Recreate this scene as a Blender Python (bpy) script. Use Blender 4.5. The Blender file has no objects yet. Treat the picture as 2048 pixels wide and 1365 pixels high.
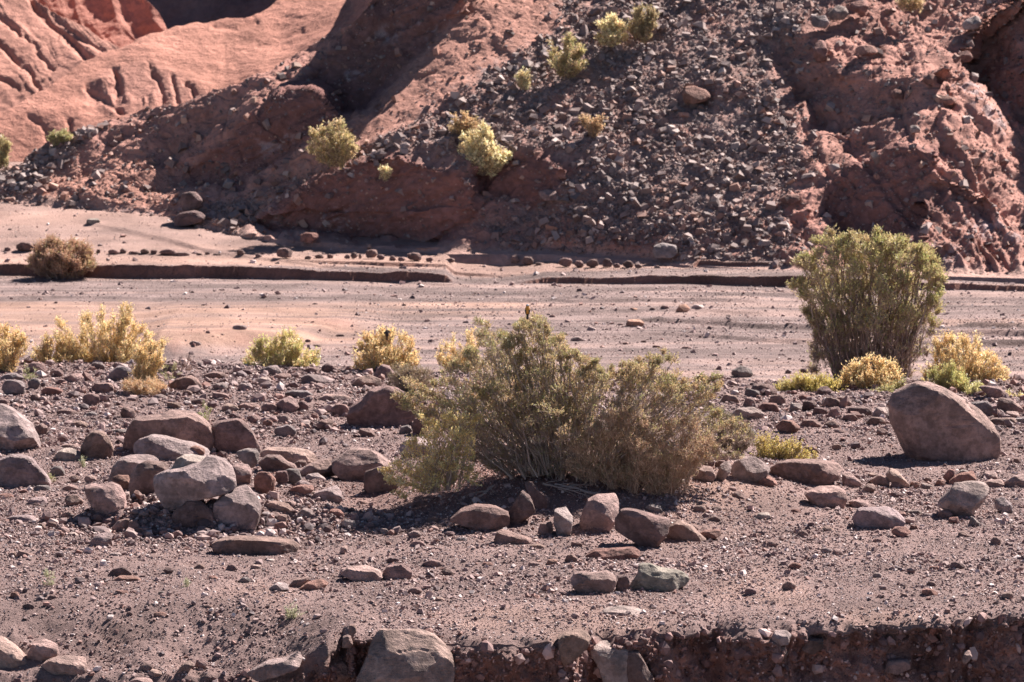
import bpy, math, random
import numpy as np
from mathutils import Vector

# ------------------------------------------------------------------ camera, sky, sun, exposure
SC = bpy.context.scene
COL = SC.collection
F = 11378.0            # focal length in photo pixels (2048 wide)
H = 8.71               # camera height above the stony terrace
CU, CV = 1024.0, 682.5
HV = -588.0            # photo row of the true horizon
PITCH = (CV - HV) / F
cam_d = bpy.data.cameras.new('camera')
cam = bpy.data.objects.new('camera', cam_d)
COL.objects.link(cam)
cam.location = (0, 0, H)
cam.rotation_euler = (math.pi / 2 - PITCH, 0, 0)
cam_d.sensor_width = 36.0
cam_d.lens = 36.0 * F / 2048.0
cam_d.clip_start = 0.5
cam_d.clip_end = 2000.0
cam_d.dof.use_dof = True
cam_d.dof.focus_distance = 58.5
cam_d.dof.aperture_fstop = 5.2
SC.camera = cam

SUN_EL = math.radians(43.5)
SUN_H = (0.65, 0.76)                     # the sun stands behind and to the right
L = np.array([SUN_H[0] * math.cos(SUN_EL), SUN_H[1] * math.cos(SUN_EL), math.sin(SUN_EL)])
L /= np.linalg.norm(L)
world = bpy.data.worlds.new('World')
SC.world = world
world.use_nodes = True
wn = world.node_tree
wn.nodes.clear()
sky = wn.nodes.new('ShaderNodeTexSky')
sky.sky_type = 'NISHITA'
sky.sun_disc = False
sky.sun_elevation = SUN_EL
sky.sun_rotation = math.atan2(L[0], L[1])
sky.altitude = 4500
sky.air_density = 0.7
sky.dust_density = 0.2
bg = wn.nodes.new('ShaderNodeBackground')
bg.inputs['Strength'].default_value = 0.05
wo = wn.nodes.new('ShaderNodeOutputWorld')
wn.links.new(sky.outputs[0], bg.inputs[0])
wn.links.new(bg.outputs[0], wo.inputs[0])
sun_d = bpy.data.lights.new('sun', 'SUN')
sun_d.energy = 5.0
sun_d.angle = math.radians(0.5)
sun_d.color = (1.0, 0.93, 0.895)
sun = bpy.data.objects.new('sun', sun_d)
COL.objects.link(sun)
sun.rotation_euler = Vector(tuple(L)).to_track_quat('Z', 'Y').to_euler()
sun.location = (30, 80, 60)
SC.view_settings.view_transform = 'Standard'
SC.view_settings.look = 'None'
SC.view_settings.gamma = 1.0
SC.view_settings.exposure = 1.56
SC.cycles.max_bounces = 6
SC.cycles.diffuse_bounces = 3
SC.cycles.transparent_max_bounces = 4

# ------------------------------------------------------------------ noise and helpers
def _hash(ix, iy, iz, seed):
    n = (ix.astype(np.uint32) * np.uint32(0x8da6b343)) ^ (iy.astype(np.uint32) * np.uint32(0xd8163841)) \
        ^ (iz.astype(np.uint32) * np.uint32(0xcb1ab31f)) ^ np.uint32((seed * 2654435761) & 0xffffffff)
    n ^= n >> np.uint32(13)
    n *= np.uint32(0x5bd1e995)
    n ^= n >> np.uint32(15)
    n *= np.uint32(0x27d4eb2d)
    n ^= n >> np.uint32(14)
    return n.astype(np.float64) / 2147483647.5 - 1.0

def vnoise(x, y, z=None, seed=0):
    x, y = np.broadcast_arrays(np.asarray(x, float), np.asarray(y, float))
    three = z is not None
    fx, fy = np.floor(x), np.floor(y)
    ix, iy = fx.astype(np.int64), fy.astype(np.int64)
    tx, ty = x - fx, y - fy
    tx = tx * tx * tx * (tx * (tx * 6 - 15) + 10)
    ty = ty * ty * ty * (ty * (ty * 6 - 15) + 10)
    if three:
        z = np.broadcast_to(np.asarray(z, float), x.shape)
        fz = np.floor(z)
        iz = fz.astype(np.int64)
        tz = z - fz
        tz = tz * tz * tz * (tz * (tz * 6 - 15) + 10)
    else:
        iz = np.zeros_like(ix)
    def plane(k):
        a = _hash(ix, iy, iz + k, seed); b = _hash(ix + 1, iy, iz + k, seed)
        c = _hash(ix, iy + 1, iz + k, seed); d = _hash(ix + 1, iy + 1, iz + k, seed)
        return (a + (b - a) * tx) * (1 - ty) + (c + (d - c) * tx) * ty
    p0 = plane(0)
    if not three:
        return p0
    return p0 + (plane(1) - p0) * tz

def fbm(x, y, z=None, oct=4, seed=0, gain=0.5):
    s, a, f = 0.0, 1.0, 1.0
    for o in range(oct):
        s = s + a * vnoise(x * f + 17.3 * o, y * f - 9.1 * o, None if z is None else z * f + 5.7 * o, seed + o)
        a *= gain
        f *= 2.03
    return s

def ridged(x, y, z=None, oct=4, seed=0):
    s, a, f = 0.0, 1.0, 1.0
    for o in range(oct):
        s = s + a * (1 - 2 * np.abs(vnoise(x * f + 3.1 * o, y * f + 7.7 * o, None if z is None else z * f, seed + o)))
        a *= 0.5
        f *= 2.1
    return s

def cell(x, y, z, seed=0):
    """distance to the nearest and second nearest jittered cell point and the id of the nearest"""
    ix, iy, iz = np.floor(x).astype(np.int64), np.floor(y).astype(np.int64), np.floor(z).astype(np.int64)
    d1 = np.full(x.shape, 9.0); d2 = np.full(x.shape, 9.0); idn = np.zeros(x.shape)
    for a in (-1, 0, 1):
        for b in (-1, 0, 1):
            for c in (-1, 0, 1):
                jx, jy, jz = ix + a, iy + b, iz + c
                px = jx + 0.5 + 0.42 * _hash(jx, jy, jz, seed)
                py = jy + 0.5 + 0.42 * _hash(jx, jy, jz, seed + 1)
                pz = jz + 0.5 + 0.42 * _hash(jx, jy, jz, seed + 2)
                d = (px - x) ** 2 + (py - y) ** 2 + (pz - z) ** 2
                near = d < d1
                d2 = np.where(near, d1, np.minimum(d2, d))
                idn = np.where(near, _hash(jx, jy, jz, seed + 3), idn)
                d1 = np.where(near, d, d1)
    return np.sqrt(d1), np.sqrt(d2), idn

def sstep(a, b, x):
    t = np.clip((x - a) / (b - a), 0, 1)
    return t * t * (3 - 2 * t)

def inside(poly, u, v):
    poly = np.asarray(poly, float)
    r = np.zeros(np.shape(u), bool)
    x0, y0 = poly[-1]
    for x1, y1 in poly:
        c = ((y1 > v) != (y0 > v)) & (u < (x0 - x1) * (v - y1) / (y0 - y1 + 1e-12) + x1)
        r ^= c
        x0, y0 = x1, y1
    return r

def edge_dist(poly, u, v):
    poly = np.asarray(poly, float)
    d = np.full(np.shape(u), 1e9)
    a = poly[-1]
    for b in poly:
        ab = b - a
        t = np.clip(((u - a[0]) * ab[0] + (v - a[1]) * ab[1]) / (ab @ ab + 1e-12), 0, 1)
        d = np.minimum(d, np.hypot(u - a[0] - t * ab[0], v - a[1] - t * ab[1]))
        a = b
    return d

def soft(poly, u, v, w):
    """1 inside the polygon, 0 outside, a soft edge w wide"""
    d = edge_dist(poly, u, v)
    d = np.where(inside(poly, u, v), d, -d)
    return sstep(-w, w, d)

def interp(pts, x):
    p = np.asarray(pts, float)
    return np.interp(x, p[:, 0], p[:, 1])

CP, SP = math.cos(PITCH), math.sin(PITCH)
def ray(u, v):
    a = (np.asarray(u, float) - CU) / F
    b = -(np.asarray(v, float) - CV) / F
    return a, CP + b * SP, -SP + b * CP
def at_y(u, v, Y):
    """the point seen in photo pixel (u, v) that is Y metres away"""
    a, b, c = ray(u, v)
    t = Y / b
    return a * t, Y + 0 * t, H + c * t
def to_px(x, y, z):
    zc = z - H
    fwd = y * CP - zc * SP
    up = y * SP + zc * CP
    return CU + F * x / fwd, CV - F * up / fwd
def gnd_y(v, z=0.0):
    return (H - z) / math.tan((v - HV) / F)

def mesh_obj(name, verts, faces, mat, parent=None, colors=None, smooth=True, quad=None):
    """faces: (n, k) int array; all faces with k corners"""
    me = bpy.data.meshes.new(name)
    verts = np.ascontiguousarray(verts, dtype=np.float32)
    faces = np.ascontiguousarray(faces, dtype=np.int32)
    k = faces.shape[1]
    me.vertices.add(len(verts))
    me.vertices.foreach_set('co', verts.ravel())
    me.loops.add(faces.size)
    me.loops.foreach_set('vertex_index', faces.ravel())
    me.polygons.add(len(faces))
    me.polygons.foreach_set('loop_start', np.arange(0, faces.size, k, dtype=np.int32))
    me.polygons.foreach_set('use_smooth', np.full(len(faces), smooth, dtype=bool))
    me.update(calc_edges=True)
    if colors is not None:
        at = me.color_attributes.new('tone', 'FLOAT_COLOR', 'POINT')
        c = np.ones((len(verts), 4), np.float32)
        c[:, :3] = colors
        at.data.foreach_set('color', c.ravel())
    me.materials.append(mat)
    ob = bpy.data.objects.new(name, me)
    COL.objects.link(ob)
    if parent is not None:
        ob.parent = parent
    return ob

def grid_faces(nr, nc):
    i = np.arange(nr * nc).reshape(nr, nc)
    return np.stack([i[:-1, :-1], i[:-1, 1:], i[1:, 1:], i[1:, :-1]], -1).reshape(-1, 4)

def tag(o, label=None, cat=None, group=None, kind=None):
    if label: o['label'] = label
    if cat: o['category'] = cat
    if group: o['group'] = group
    if kind: o['kind'] = kind
    return o

# ------------------------------------------------------------------ materials
def new_mat(name):
    m = bpy.data.materials.new(name)
    m.use_nodes = True
    nt = m.node_tree
    b = nt.nodes['Principled BSDF']
    return m, nt, b

def N(nt, kind, **kw):
    n = nt.nodes.new(kind)
    for k, v in kw.items():
        setattr(n, k, v)
    return n

def mineral(name, fine, coarse, bump, rough=0.9, spec=0.25, var=0.35, use_object=False, stria=0.0):
    """weathered mineral surface: its own colour attribute (or object colour) broken up by noise, with real bump"""
    m, nt, b = new_mat(name)
    lk = nt.links.new
    tc = N(nt, 'ShaderNodeTexCoord')
    geo = N(nt, 'ShaderNodeNewGeometry')
    src = geo.outputs['Position']
    if use_object:
        oi = N(nt, 'ShaderNodeObjectInfo')
        base = oi.outputs['Color']
    else:
        at = N(nt, 'ShaderNodeAttribute', attribute_name='tone')
        base = at.outputs['Color']
    n1 = N(nt, 'ShaderNodeTexNoise'); n1.inputs['Scale'].default_value = coarse; n1.inputs['Detail'].default_value = 6
    n2 = N(nt, 'ShaderNodeTexNoise'); n2.inputs['Scale'].default_value = fine; n2.inputs['Detail'].default_value = 5
    n2.inputs['Roughness'].default_value = 0.7
    lk(src, n1.inputs['Vector']); lk(src, n2.inputs['Vector'])
    add = N(nt, 'ShaderNodeMath', operation='ADD'); lk(n1.outputs[0], add.inputs[0]); lk(n2.outputs[0], add.inputs[1])
    mr = N(nt, 'ShaderNodeMapRange')
    mr.inputs['From Min'].default_value = 0.7; mr.inputs['From Max'].default_value = 1.3
    mr.inputs['To Min'].default_value = 1 - var; mr.inputs['To Max'].default_value = 1 + var
    lk(add.outputs[0], mr.inputs['Value'])
    mul = N(nt, 'ShaderNodeVectorMath', operation='SCALE')
    lk(base, mul.inputs[0]); lk(mr.outputs[0], mul.inputs['Scale'])
    if use_object:
        n3 = N(nt, 'ShaderNodeTexNoise'); n3.inputs['Scale'].default_value = 6.5; n3.inputs['Detail'].default_value = 8; n3.inputs['Roughness'].default_value = .65
        lk(src, n3.inputs['Vector'])
        mq = N(nt, 'ShaderNodeMapRange'); mq.inputs['From Min'].default_value = .44; mq.inputs['From Max'].default_value = .58
        mq.inputs['To Min'].default_value = .78; mq.inputs['To Max'].default_value = 1.22
        lk(n3.outputs[0], mq.inputs['Value'])
        mul2 = N(nt, 'ShaderNodeVectorMath', operation='SCALE'); lk(mul.outputs[0], mul2.inputs[0]); lk(mq.outputs[0], mul2.inputs['Scale'])
        mul = mul2
    lk(mul.outputs[0], b.inputs['Base Color'])
    b.inputs['Roughness'].default_value = rough
    b.inputs['Specular IOR Level'].default_value = spec
    bp = N(nt, 'ShaderNodeBump'); bp.inputs['Strength'].default_value = 1.0; bp.inputs['Distance'].default_value = bump
    h = n2.outputs[0]
    if stria:
        mp = N(nt, 'ShaderNodeMapping'); mp.inputs['Scale'].default_value = (3, 3, 26); mp.inputs['Rotation'].default_value = (0.3, 0.25, 0)
        w = N(nt, 'ShaderNodeTexNoise'); w.inputs['Scale'].default_value = 1.0; w.inputs['Detail'].default_value = 4
        lk(tc.outputs['Object'], mp.inputs['Vector']); lk(mp.outputs[0], w.inputs['Vector'])
        mm = N(nt, 'ShaderNodeMath', operation='MULTIPLY_ADD')
        lk(w.outputs[0], mm.inputs[0]); mm.inputs[1].default_value = stria; lk(n2.outputs[0], mm.inputs[2])
        h = mm.outputs[0]
    lk(h, bp.inputs['Height']); lk(bp.outputs[0], b.inputs['Normal'])
    return m

M_GROUND = mineral('stony_ground', 42, 1.3, 0.035, spec=.12, var=0.42)
M_HILL = mineral('eroded_earth', 9, 0.9, 0.05, spec=.1, var=0.30)
M_PEBBLE = mineral('gravel', 60, 5, 0.003, rough=0.75, spec=0.25, var=0.2)
M_ROCK = mineral('weathered_rock', 17, 2.2, 0.045, rough=0.85, spec=0.15, var=0.38, use_object=True, stria=0.5)

def leaf_mat(name, trans=0.35, rough=0.5, spec=0.4):
    m, nt, b = new_mat(name)
    at = N(nt, 'ShaderNodeAttribute', attribute_name='tone')
    nt.links.new(at.outputs['Color'], b.inputs['Base Color'])
    b.inputs['Roughness'].default_value = rough
    b.inputs['Specular IOR Level'].default_value = spec
    if trans:
        tr = N(nt, 'ShaderNodeBsdfTranslucent')
        nt.links.new(at.outputs['Color'], tr.inputs['Color'])
        mx = N(nt, 'ShaderNodeMixShader'); mx.inputs[0].default_value = trans
        out = [n for n in nt.nodes if n.type == 'OUTPUT_MATERIAL'][0]
        nt.links.new(b.outputs[0], mx.inputs[1]); nt.links.new(tr.outputs[0], mx.inputs[2])
        nt.links.new(mx.outputs[0], out.inputs[0])
    return m
M_LEAF = leaf_mat('small_leaves', trans=.42, rough=.45)
M_BARK = leaf_mat('woody_stem', trans=0, rough=0.75, spec=0.3)
M_FEATHER = leaf_mat('feathers', trans=0, rough=0.6, spec=0.3)

# ------------------------------------------------------------------ the lie of the land
LIP = [(-8.5, 0.55), (-4.0, 0.45), (-2.2, 0.55), (-1.75, 0.45), (-1.62, .75), (-1.50, 0.35), (0.0, 0.28), (0.5, 0.35), (0.8, 0.95), (1.75, 1.05), (1.98, 1.3), (2.25, 1.12), (2.55, 1.15), (2.75, 1.34), (3.0, 1.2), (4.2, 1.3), (4.45, 1.6), (8.5, 1.7)]
LIPY = 53.0
LIP_SMOOTH = [(-8.5, .55), (-1.5, .45), (.3, .3), (1.0, 1.0), (4, 1.3), (8.5, 1.6)]
def lip_y(x):
    """how far away the gully lip runs"""
    return LIPY + interp(LIP, x) + 0.09 * fbm(x * 1.6, 0.5 + 0 * x, oct=4, seed=5, gain=.5)

def terr_edge(x):
    return 74.0 - 0.16 * x + 0.9 * vnoise(x * 0.45, 0 * x + 2.2, seed=31) + 0.3 * vnoise(x * 1.7, 0 * x, seed=32)

ZW = -0.40
def curve_xy(pts, z):
    """photo polyline on level z -> world polyline (x, y)"""
    p = []
    for u, v in pts:
        Y = gnd_y(v, z)
        p.append((float(at_y(u, v, Y)[0]), Y))
    return p
# far bank: (photo u, v of its foot), height in metres
BANKS = [
    (curve_xy([(-400, 538), (0, 550), (200, 556), (400, 557), (560, 560), (700, 563), (905, 566), (930, 566)], ZW),
     [(-400, .21), (0, .18), (300, .21), (560, .18), (640, .14), (890, .13), (908, .02), (930, 0)], 0.03, 0.05),
    (curve_xy([(1000, 568), (1090, 566), (1400, 572), (1600, 578), (2048, 585), (2500, 590)], ZW),
     [(1000, 0), (1060, .05), (1090, .09), (1240, .10), (1290, .13), (1320, .13), (1370, .11), (1390, .13), (1600, .17), (1900, .1), (2048, .08), (2500, .1)], 0.03, 0.05),
    (curve_xy([(560, 548), (640, 549), (960, 552), (1240, 555), (1500, 562)], ZW),
     [(560, 0), (640, .05), (800, .06), (960, .05), (1000, .02), (1060, 0), (1500, 0)], 0.03, 0.03),
    (curve_xy([(1380, 530), (1400, 528), (1600, 537), (2500, 560)], -.2),
     [(1380, 0), (1400, .10), (1600, .09), (1700, .05), (2500, .05)], 0.03, 0.04),
    (curve_xy([(1080, 598), (1140, 606), (1700, 610), (1720, 610)], ZW),
     [(1080, 0.000), (1140, 0.067), (1480, 0.085), (1530, 0.000), (1720, 0.000)], 0.085, 0.10),
    (curve_xy([(1240, 645), (1300, 646), (1560, 660), (1640, 662), (2500, 700)], ZW),
     [(1240, 0.000), (1300, 0.095), (1560, 0.114), (1640, 0.057), (1850, 0.133), (2048, 0.190), (2500, 0.190)], 0.085, 0.08),
    (curve_xy([(1840, 655), (1860, 655), (1960, 660), (2020, 665), (2500, 670)], ZW),
     [(1840, 0.000), (1880, 0.114), (1960, 0.114), (2020, 0.000), (2500, 0.000)], 0.085, 0.06),
    (curve_xy([(1080, 628), (1300, 626), (1700, 632)], ZW), [(1080, 0.000), (1150, 0.057), (1450, 0.057), (1600, 0.000), (1700, 0.000)], 0.085, 0.12),
    (curve_xy([(1180, 596), (1500, 594), (2500, 612)], ZW), [(1180, 0.000), (1300, 0.057), (1560, 0.076), (1640, 0.000), (1850, 0.067), (2500, 0.076)], 0.085, 0.12),
    (curve_xy([(1000, 676), (1300, 672), (1600, 690), (2500, 706)], ZW), [(1000, 0.000), (1100, 0.057), (1300, 0.067), (1560, 0.095), (1700, 0.038), (1880, 0.133), (2500, 0.152)], 0.085, 0.12),
    (curve_xy([(1540, 700), (1700, 704), (2500, 730)], ZW), [(1540, 0.000), (1620, 0.057), (2500, 0.095)], 0.085, 0.12),
    (curve_xy([(-300, 600), (200, 598), (700, 604), (1000, 600)], ZW), [(-300, 0.038), (400, 0.048), (700, 0.038), (1000, 0.000)], 0.085, 0.15),
    (curve_xy([(350, 715), (400, 712), (470, 700), (560, 690), (700, 672), (900, 660)], ZW),
     [(330, 0), (390, .20), (470, .19), (560, .15), (700, .08), (800, 0), (900, 0)], 1.0, 0.20),
    (curve_xy([(0, 437), (110, 438), (180, 443), (320, 458), (420, 468), (560, 480), (800, 497), (1000, 510)], .15),
     [(0, 0.000), (110, 0.000), (140, 0.067), (320, 0.095), (420, 0.076), (900, 0.057), (960, 0.000), (1000, 0.000)], 0.2, 0.02),
]
FOOT = [(-400, 396), (0, 400), (150, 408), (350, 440), (480, 470), (620, 488), (850, 496), (1100, 497), (1400, 520), (1600, 532), (2048, 545), (2450, 560)]

def terrain(x, y, fine=True):
    x = np.asarray(x, float); y = np.asarray(y, float)
    e = terr_edge(x)
    z = ZW * sstep(-0.35, 1.5, y - e)
    w = sstep(0.0, 2.0, y - e)
    z = z + 0.05 * vnoise(x * .35, y * .22, seed=41) * (1 - w) + .018 * vnoise(x * .3, y * .3, seed=42) * w
    # the mound the big shrub grows on, and a low rubble rise under the boulders on the left
    z = z + 0.46 * np.exp(-(((x - .75) / 2.35) ** 2 + ((y - 62.8) / 2.5) ** 2) ** 1.5)
    z = z + 0.10 * np.exp(-(((x + 3.2) / 1.5) ** 2 + ((y - 62.9) / 2.0) ** 2))
    yf = 59.35 + .25 * fbm(x * .9, 0 * x, oct=3, seed=44)
    z = z + (.24 + .05 * fbm(x * 4, y * 4, oct=3, seed=46)) * sstep(0, .6, y - yf) * np.exp(-((x + 3.2) / 1.35) ** 4) * np.exp(-np.clip(y - yf - 2.2, 0, 99) / 1.6)
    # stepped banks of the dry river
    for pts, hs, wd, jag in BANKS:
        small = .05 < wd < .5
        ex = interp(pts, x) + jag * (vnoise(x * 1.1, 0 * x, seed=51) + (.10 if small else .35) * fbm(x * 5.3, 0 * x, oct=3, seed=52, gain=.5))
        us = CU + F * x / 90.0
        h = interp(hs, us)
        h = h * (1 + (.07 * vnoise(x * 1.9, 0 * x, seed=53) + .05 * fbm(x * 5, 0 * x, oct=3, seed=54)) * np.exp(-np.clip(y - ex, 0, 99) / .35))
        if small: h = .62 * h * np.exp(-np.clip(y - ex - .1, 0, 99) / .9)
        if wd > .5: ex = interp(pts, x) + .4 * fbm(x * .9, y * .5, oct=3, seed=55)
        if wd > .5: h = h * np.exp(-np.clip(y - ex - 1.5, 0, 99) / 3.5)
        z = z + h * sstep(0, wd, y - ex) * np.exp(-np.clip(y - ex - 7, 0, 99) / 6 * (h < .12))
    # the ground rises a little towards the hills
    z = z + 0.10 * np.clip(y - 91.5, 0, 8.5) * sstep(91.0, 93.0, y)
    if fine:
        near = 1 - w
        z = z + near * (0.012 * fbm(x * 2.3, y * 2.3, oct=3, seed=61) + 0.007 * vnoise(x * 17, y * 15, seed=66))
        z = z + w * 0.006 * fbm(x * 1.2, y * 5.5, oct=3, seed=63)
    # the crumbling lip
    ly = lip_y(x)
    ls = LIPY + interp(LIP_SMOOTH, x) + .25 * vnoise(x * .6, y * .8, seed=6)
    z = z - 0.09 * np.exp(-np.clip(y - ly, 0, 9) / 0.12) * (1 + .5 * vnoise(x * 9, y * 9, seed=9)) - 0.05 * sstep(2.5, 0.0, y - ls)
    left = sstep(-1.5, -2.3, x)
    z = z - left * (0.40 * sstep(1.7, 0.0, y - ls) + .05 * fbm(x * 2, y * 2, oct=4, seed=10) * sstep(1.8, .4, y - ls))
    return z

def hit(u, v, lo=50.0, hi=110.0):
    """where the view ray through photo pixel (u, v) meets the land"""
    a, b, c = ray(u, v)
    ys = np.linspace(lo, hi, 3001)
    z = H + ys * c / b
    g = terrain(ys * a / b, ys, fine=False)
    k = np.argmax(z <= g)
    if z[k] > g[k]:
        k = len(ys) - 1
    return float(ys[k] * a / b), float(ys[k]), float(g[k])

def v_of(y, z):
    return HV + F * np.arctan((H - z) / y)

def mixc(a, b, t):
    t = np.asarray(t)[..., None]
    return a * (1 - t) + b * t

C_GRAVEL = np.array([.225, .150, .134]); C_ORANGE = np.array([.40, .245, .185]); C_PINK = np.array([.36, .235, .195])
C_GREY = np.array([.262, .186, .168]); C_REDSOIL = np.array([.21, .108, .085])

def ground_color(x, y, z):
    u = CU + F * x / y
    v = v_of(y, z)
    e = terr_edge(x)
    w = sstep(-.3, 1.2, y - e)
    n = fbm(x * .8, y * .5, oct=4, seed=71)
    st = fbm(x * .25, y * 2.2, oct=4, seed=72)
    c = C_GRAVEL[None] * (1 + .14 * n[:, None])
    c = mixc(c, C_ORANGE[None] * .85, .75 * np.exp(-(((x - 2.0) / .9) ** 2 + ((y - 61.3) / 1.8) ** 2)) * (.7 + .3 * n))
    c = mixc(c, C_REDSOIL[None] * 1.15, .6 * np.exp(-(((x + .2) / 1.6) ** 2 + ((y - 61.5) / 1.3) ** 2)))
    c = mixc(c, C_ORANGE[None] * .8, .35 * sstep(.1, .9, n) * sstep(1050, 1200, v))
    wash = C_GREY[None] * (.88 + .26 * st[:, None] + .16 * fbm(x * .15, y * 7, oct=3, seed=75)[:, None])
    wash = mixc(wash, C_PINK[None], sstep(0.0, .8, st) * .5)
    sand = sstep(600, 612, v) * sstep(705, 675, v) * sstep(820, 620, u + 40 * n)
    sand = np.maximum(sand, .7 * sstep(600, 608, v) * sstep(640, 622, v) * sstep(1150, 1000, u))
    sand = np.maximum(sand, .8 * sstep(636, 642, v) * sstep(656, 650, v) * sstep(1620, 1760, u))
    sand = np.maximum(sand, .5 * sstep(738, 745, v) * sstep(768, 755, v) * sstep(1120, 1200, u) * sstep(1420, 1330, u))
    wash = mixc(wash, C_ORANGE[None] * (.95 + .12 * fbm(x * .3, y * 6, oct=3, seed=76))[:, None], np.clip(sand * (.75 + .5 * st), 0, 1))
    slope = soft([(330, 690), (380, 655), (480, 640), (700, 640), (720, 668), (560, 682), (430, 712), (345, 715)], u, v, 9)
    wash = mixc(wash, (C_REDSOIL * np.array([1.7, 1.7, 1.65]))[None], slope * .55 * np.clip(.6 + n, 0, 1))
    up = sstep(90.2, 90.6, y)
    wash = mixc(wash, (C_PINK * np.array([1.0, .97, .95]))[None], up * (.75 + .25 * st))
    wash = mixc(wash, C_ORANGE[None] * 1.1, up * sstep(545, 525, v) * sstep(505, 520, v) * .35)
    return mixc(c, wash, w)

# rows: nearer rows dense, very dense where a bank crosses
def rows():
    ys = [0.0]
    r = []
    y = 0.0
    Y = 52.5
    while Y < 112:
        step = (0.028 if Y < 53.6 else 0.055) if Y < 75 else 0.085
        if 87.8 < Y < 92.6: step = 0.022
        if 77.5 < Y <= 87.8: step = 0.05
        r.append(Y); Y += step
    return np.array(r)
NC = 1300
S = np.linspace(-0.125, 0.125, NC)
R = rows()
gx = R[:, None] * S[None]
gy = np.repeat(R[:, None], NC, 1)
# bend the first rows so that the sheet starts exactly at the lip
ly = lip_y(gx)
t = sstep(56.5, 52.5, gy)
gy = gy + t * (ly - 52.5)
gz = terrain(gx, gy)
col = ground_color(gx.ravel(), gy.ravel(), gz.ravel())
steepness = np.abs(np.gradient(gz, axis=0) / np.gradient(gy, axis=0))
col = mixc(col, (C_REDSOIL * np.array([1.2, 1.15, 1.1]))[None], (sstep(.6, 1.6, steepness) * (gy > 78)).ravel() * .9)
g = mesh_obj('ground', np.stack([gx, gy, gz], -1).reshape(-1, 3), grid_faces(*gx.shape), M_GROUND, colors=col)
tag(g, 'stony mauve brown ground running into the sandy floor of a dry river', kind='structure')

# gully wall below the lip and the gully floor in front of it
def wall_push(x, z):
    left = sstep(-1.5, -2.3, x)
    dn = np.clip(-z, 0, 3)
    p = -0.10 * dn - left * dn * 1.1
    but = fbm(x * 1.25, z * .35, oct=3, seed=81)
    p = p + .25 * (1 - left) * sstep(0, .1, dn) * np.clip(but, -1, .6) - (1 - left) * 0.10 * but * sstep(0, .25, dn)
    p = p + 0.17 * (1 - left) * sstep(0.02, .12, dn) * sstep(.55, .3, dn) * sstep(-.1, .5, vnoise(x * 2.3, 0 * x, seed=83))
    return p
nface = 210
tz = np.linspace(0, 1, nface) ** 1.15 * 2.2
fxx = (LIPY * S)[None].repeat(nface, 0)
ztop = gz[0][None]
fxx = gx[0][None].repeat(nface, 0)
fz = ztop - tz[:, None]
fy = gy[0][None] + wall_push(fxx, -tz[:, None].repeat(NC, 1))
d1, d2, idc = cell(fxx * 7, fy * 7, fz * 9, seed=90)
lump = sstep(.55, .1, d1) * (.4 + .6 * (idc > 0))
e1, e2, ide = cell(fxx * 2.6 + 3, fy * 2.6, fz * 3.4, seed=95)
lump2 = sstep(.6, .15, e1) * (ide > .1)
fade = sstep(0.0, .10, tz)[:, None]
fy = fy - fade * (0.07 * lump + .14 * lump2 + 0.09 * fbm(fxx * 5, fz * 5, fy * 5, oct=5, seed=98, gain=.6))
fc = 1.5 * C_REDSOIL[None, None] * (1 + .22 * fbm(fxx * 3, fz * 4, oct=3, seed=99)[..., None])
fc = mixc(fc, (C_REDSOIL * np.array([1.35, 1.45, 1.6]))[None, None], lump * .6)
fc = mixc(fc, C_GRAVEL[None, None], (sstep(.22, 0, tz))[:, None] * np.ones_like(fxx))
fv = np.stack([fxx, fy, fz], -1)
wl = mesh_obj('gully_bank', fv.reshape(-1, 3), grid_faces(nface, NC)[:, ::-1], M_GROUND, colors=fc.reshape(-1, 3))
tag(wl, 'crumbling red earth bank full of stones along the near gully', kind='structure')
fl_x = np.linspace(-9, 9, 60)[None].repeat(80, 0)
fl_y = np.linspace(20, 52.6, 80)[:, None].repeat(60, 1)
fl_z = -2.15 + .05 * fbm(fl_x, fl_y, oct=3, seed=7)
gf = mesh_obj('gully_floor', np.stack([fl_x, fl_y, fl_z], -1).reshape(-1, 3), grid_faces(80, 60), M_GROUND,
              colors=np.tile(C_GRAVEL, (4800, 1)))
tag(gf, 'gravel floor of the near gully', kind='structure')

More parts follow.
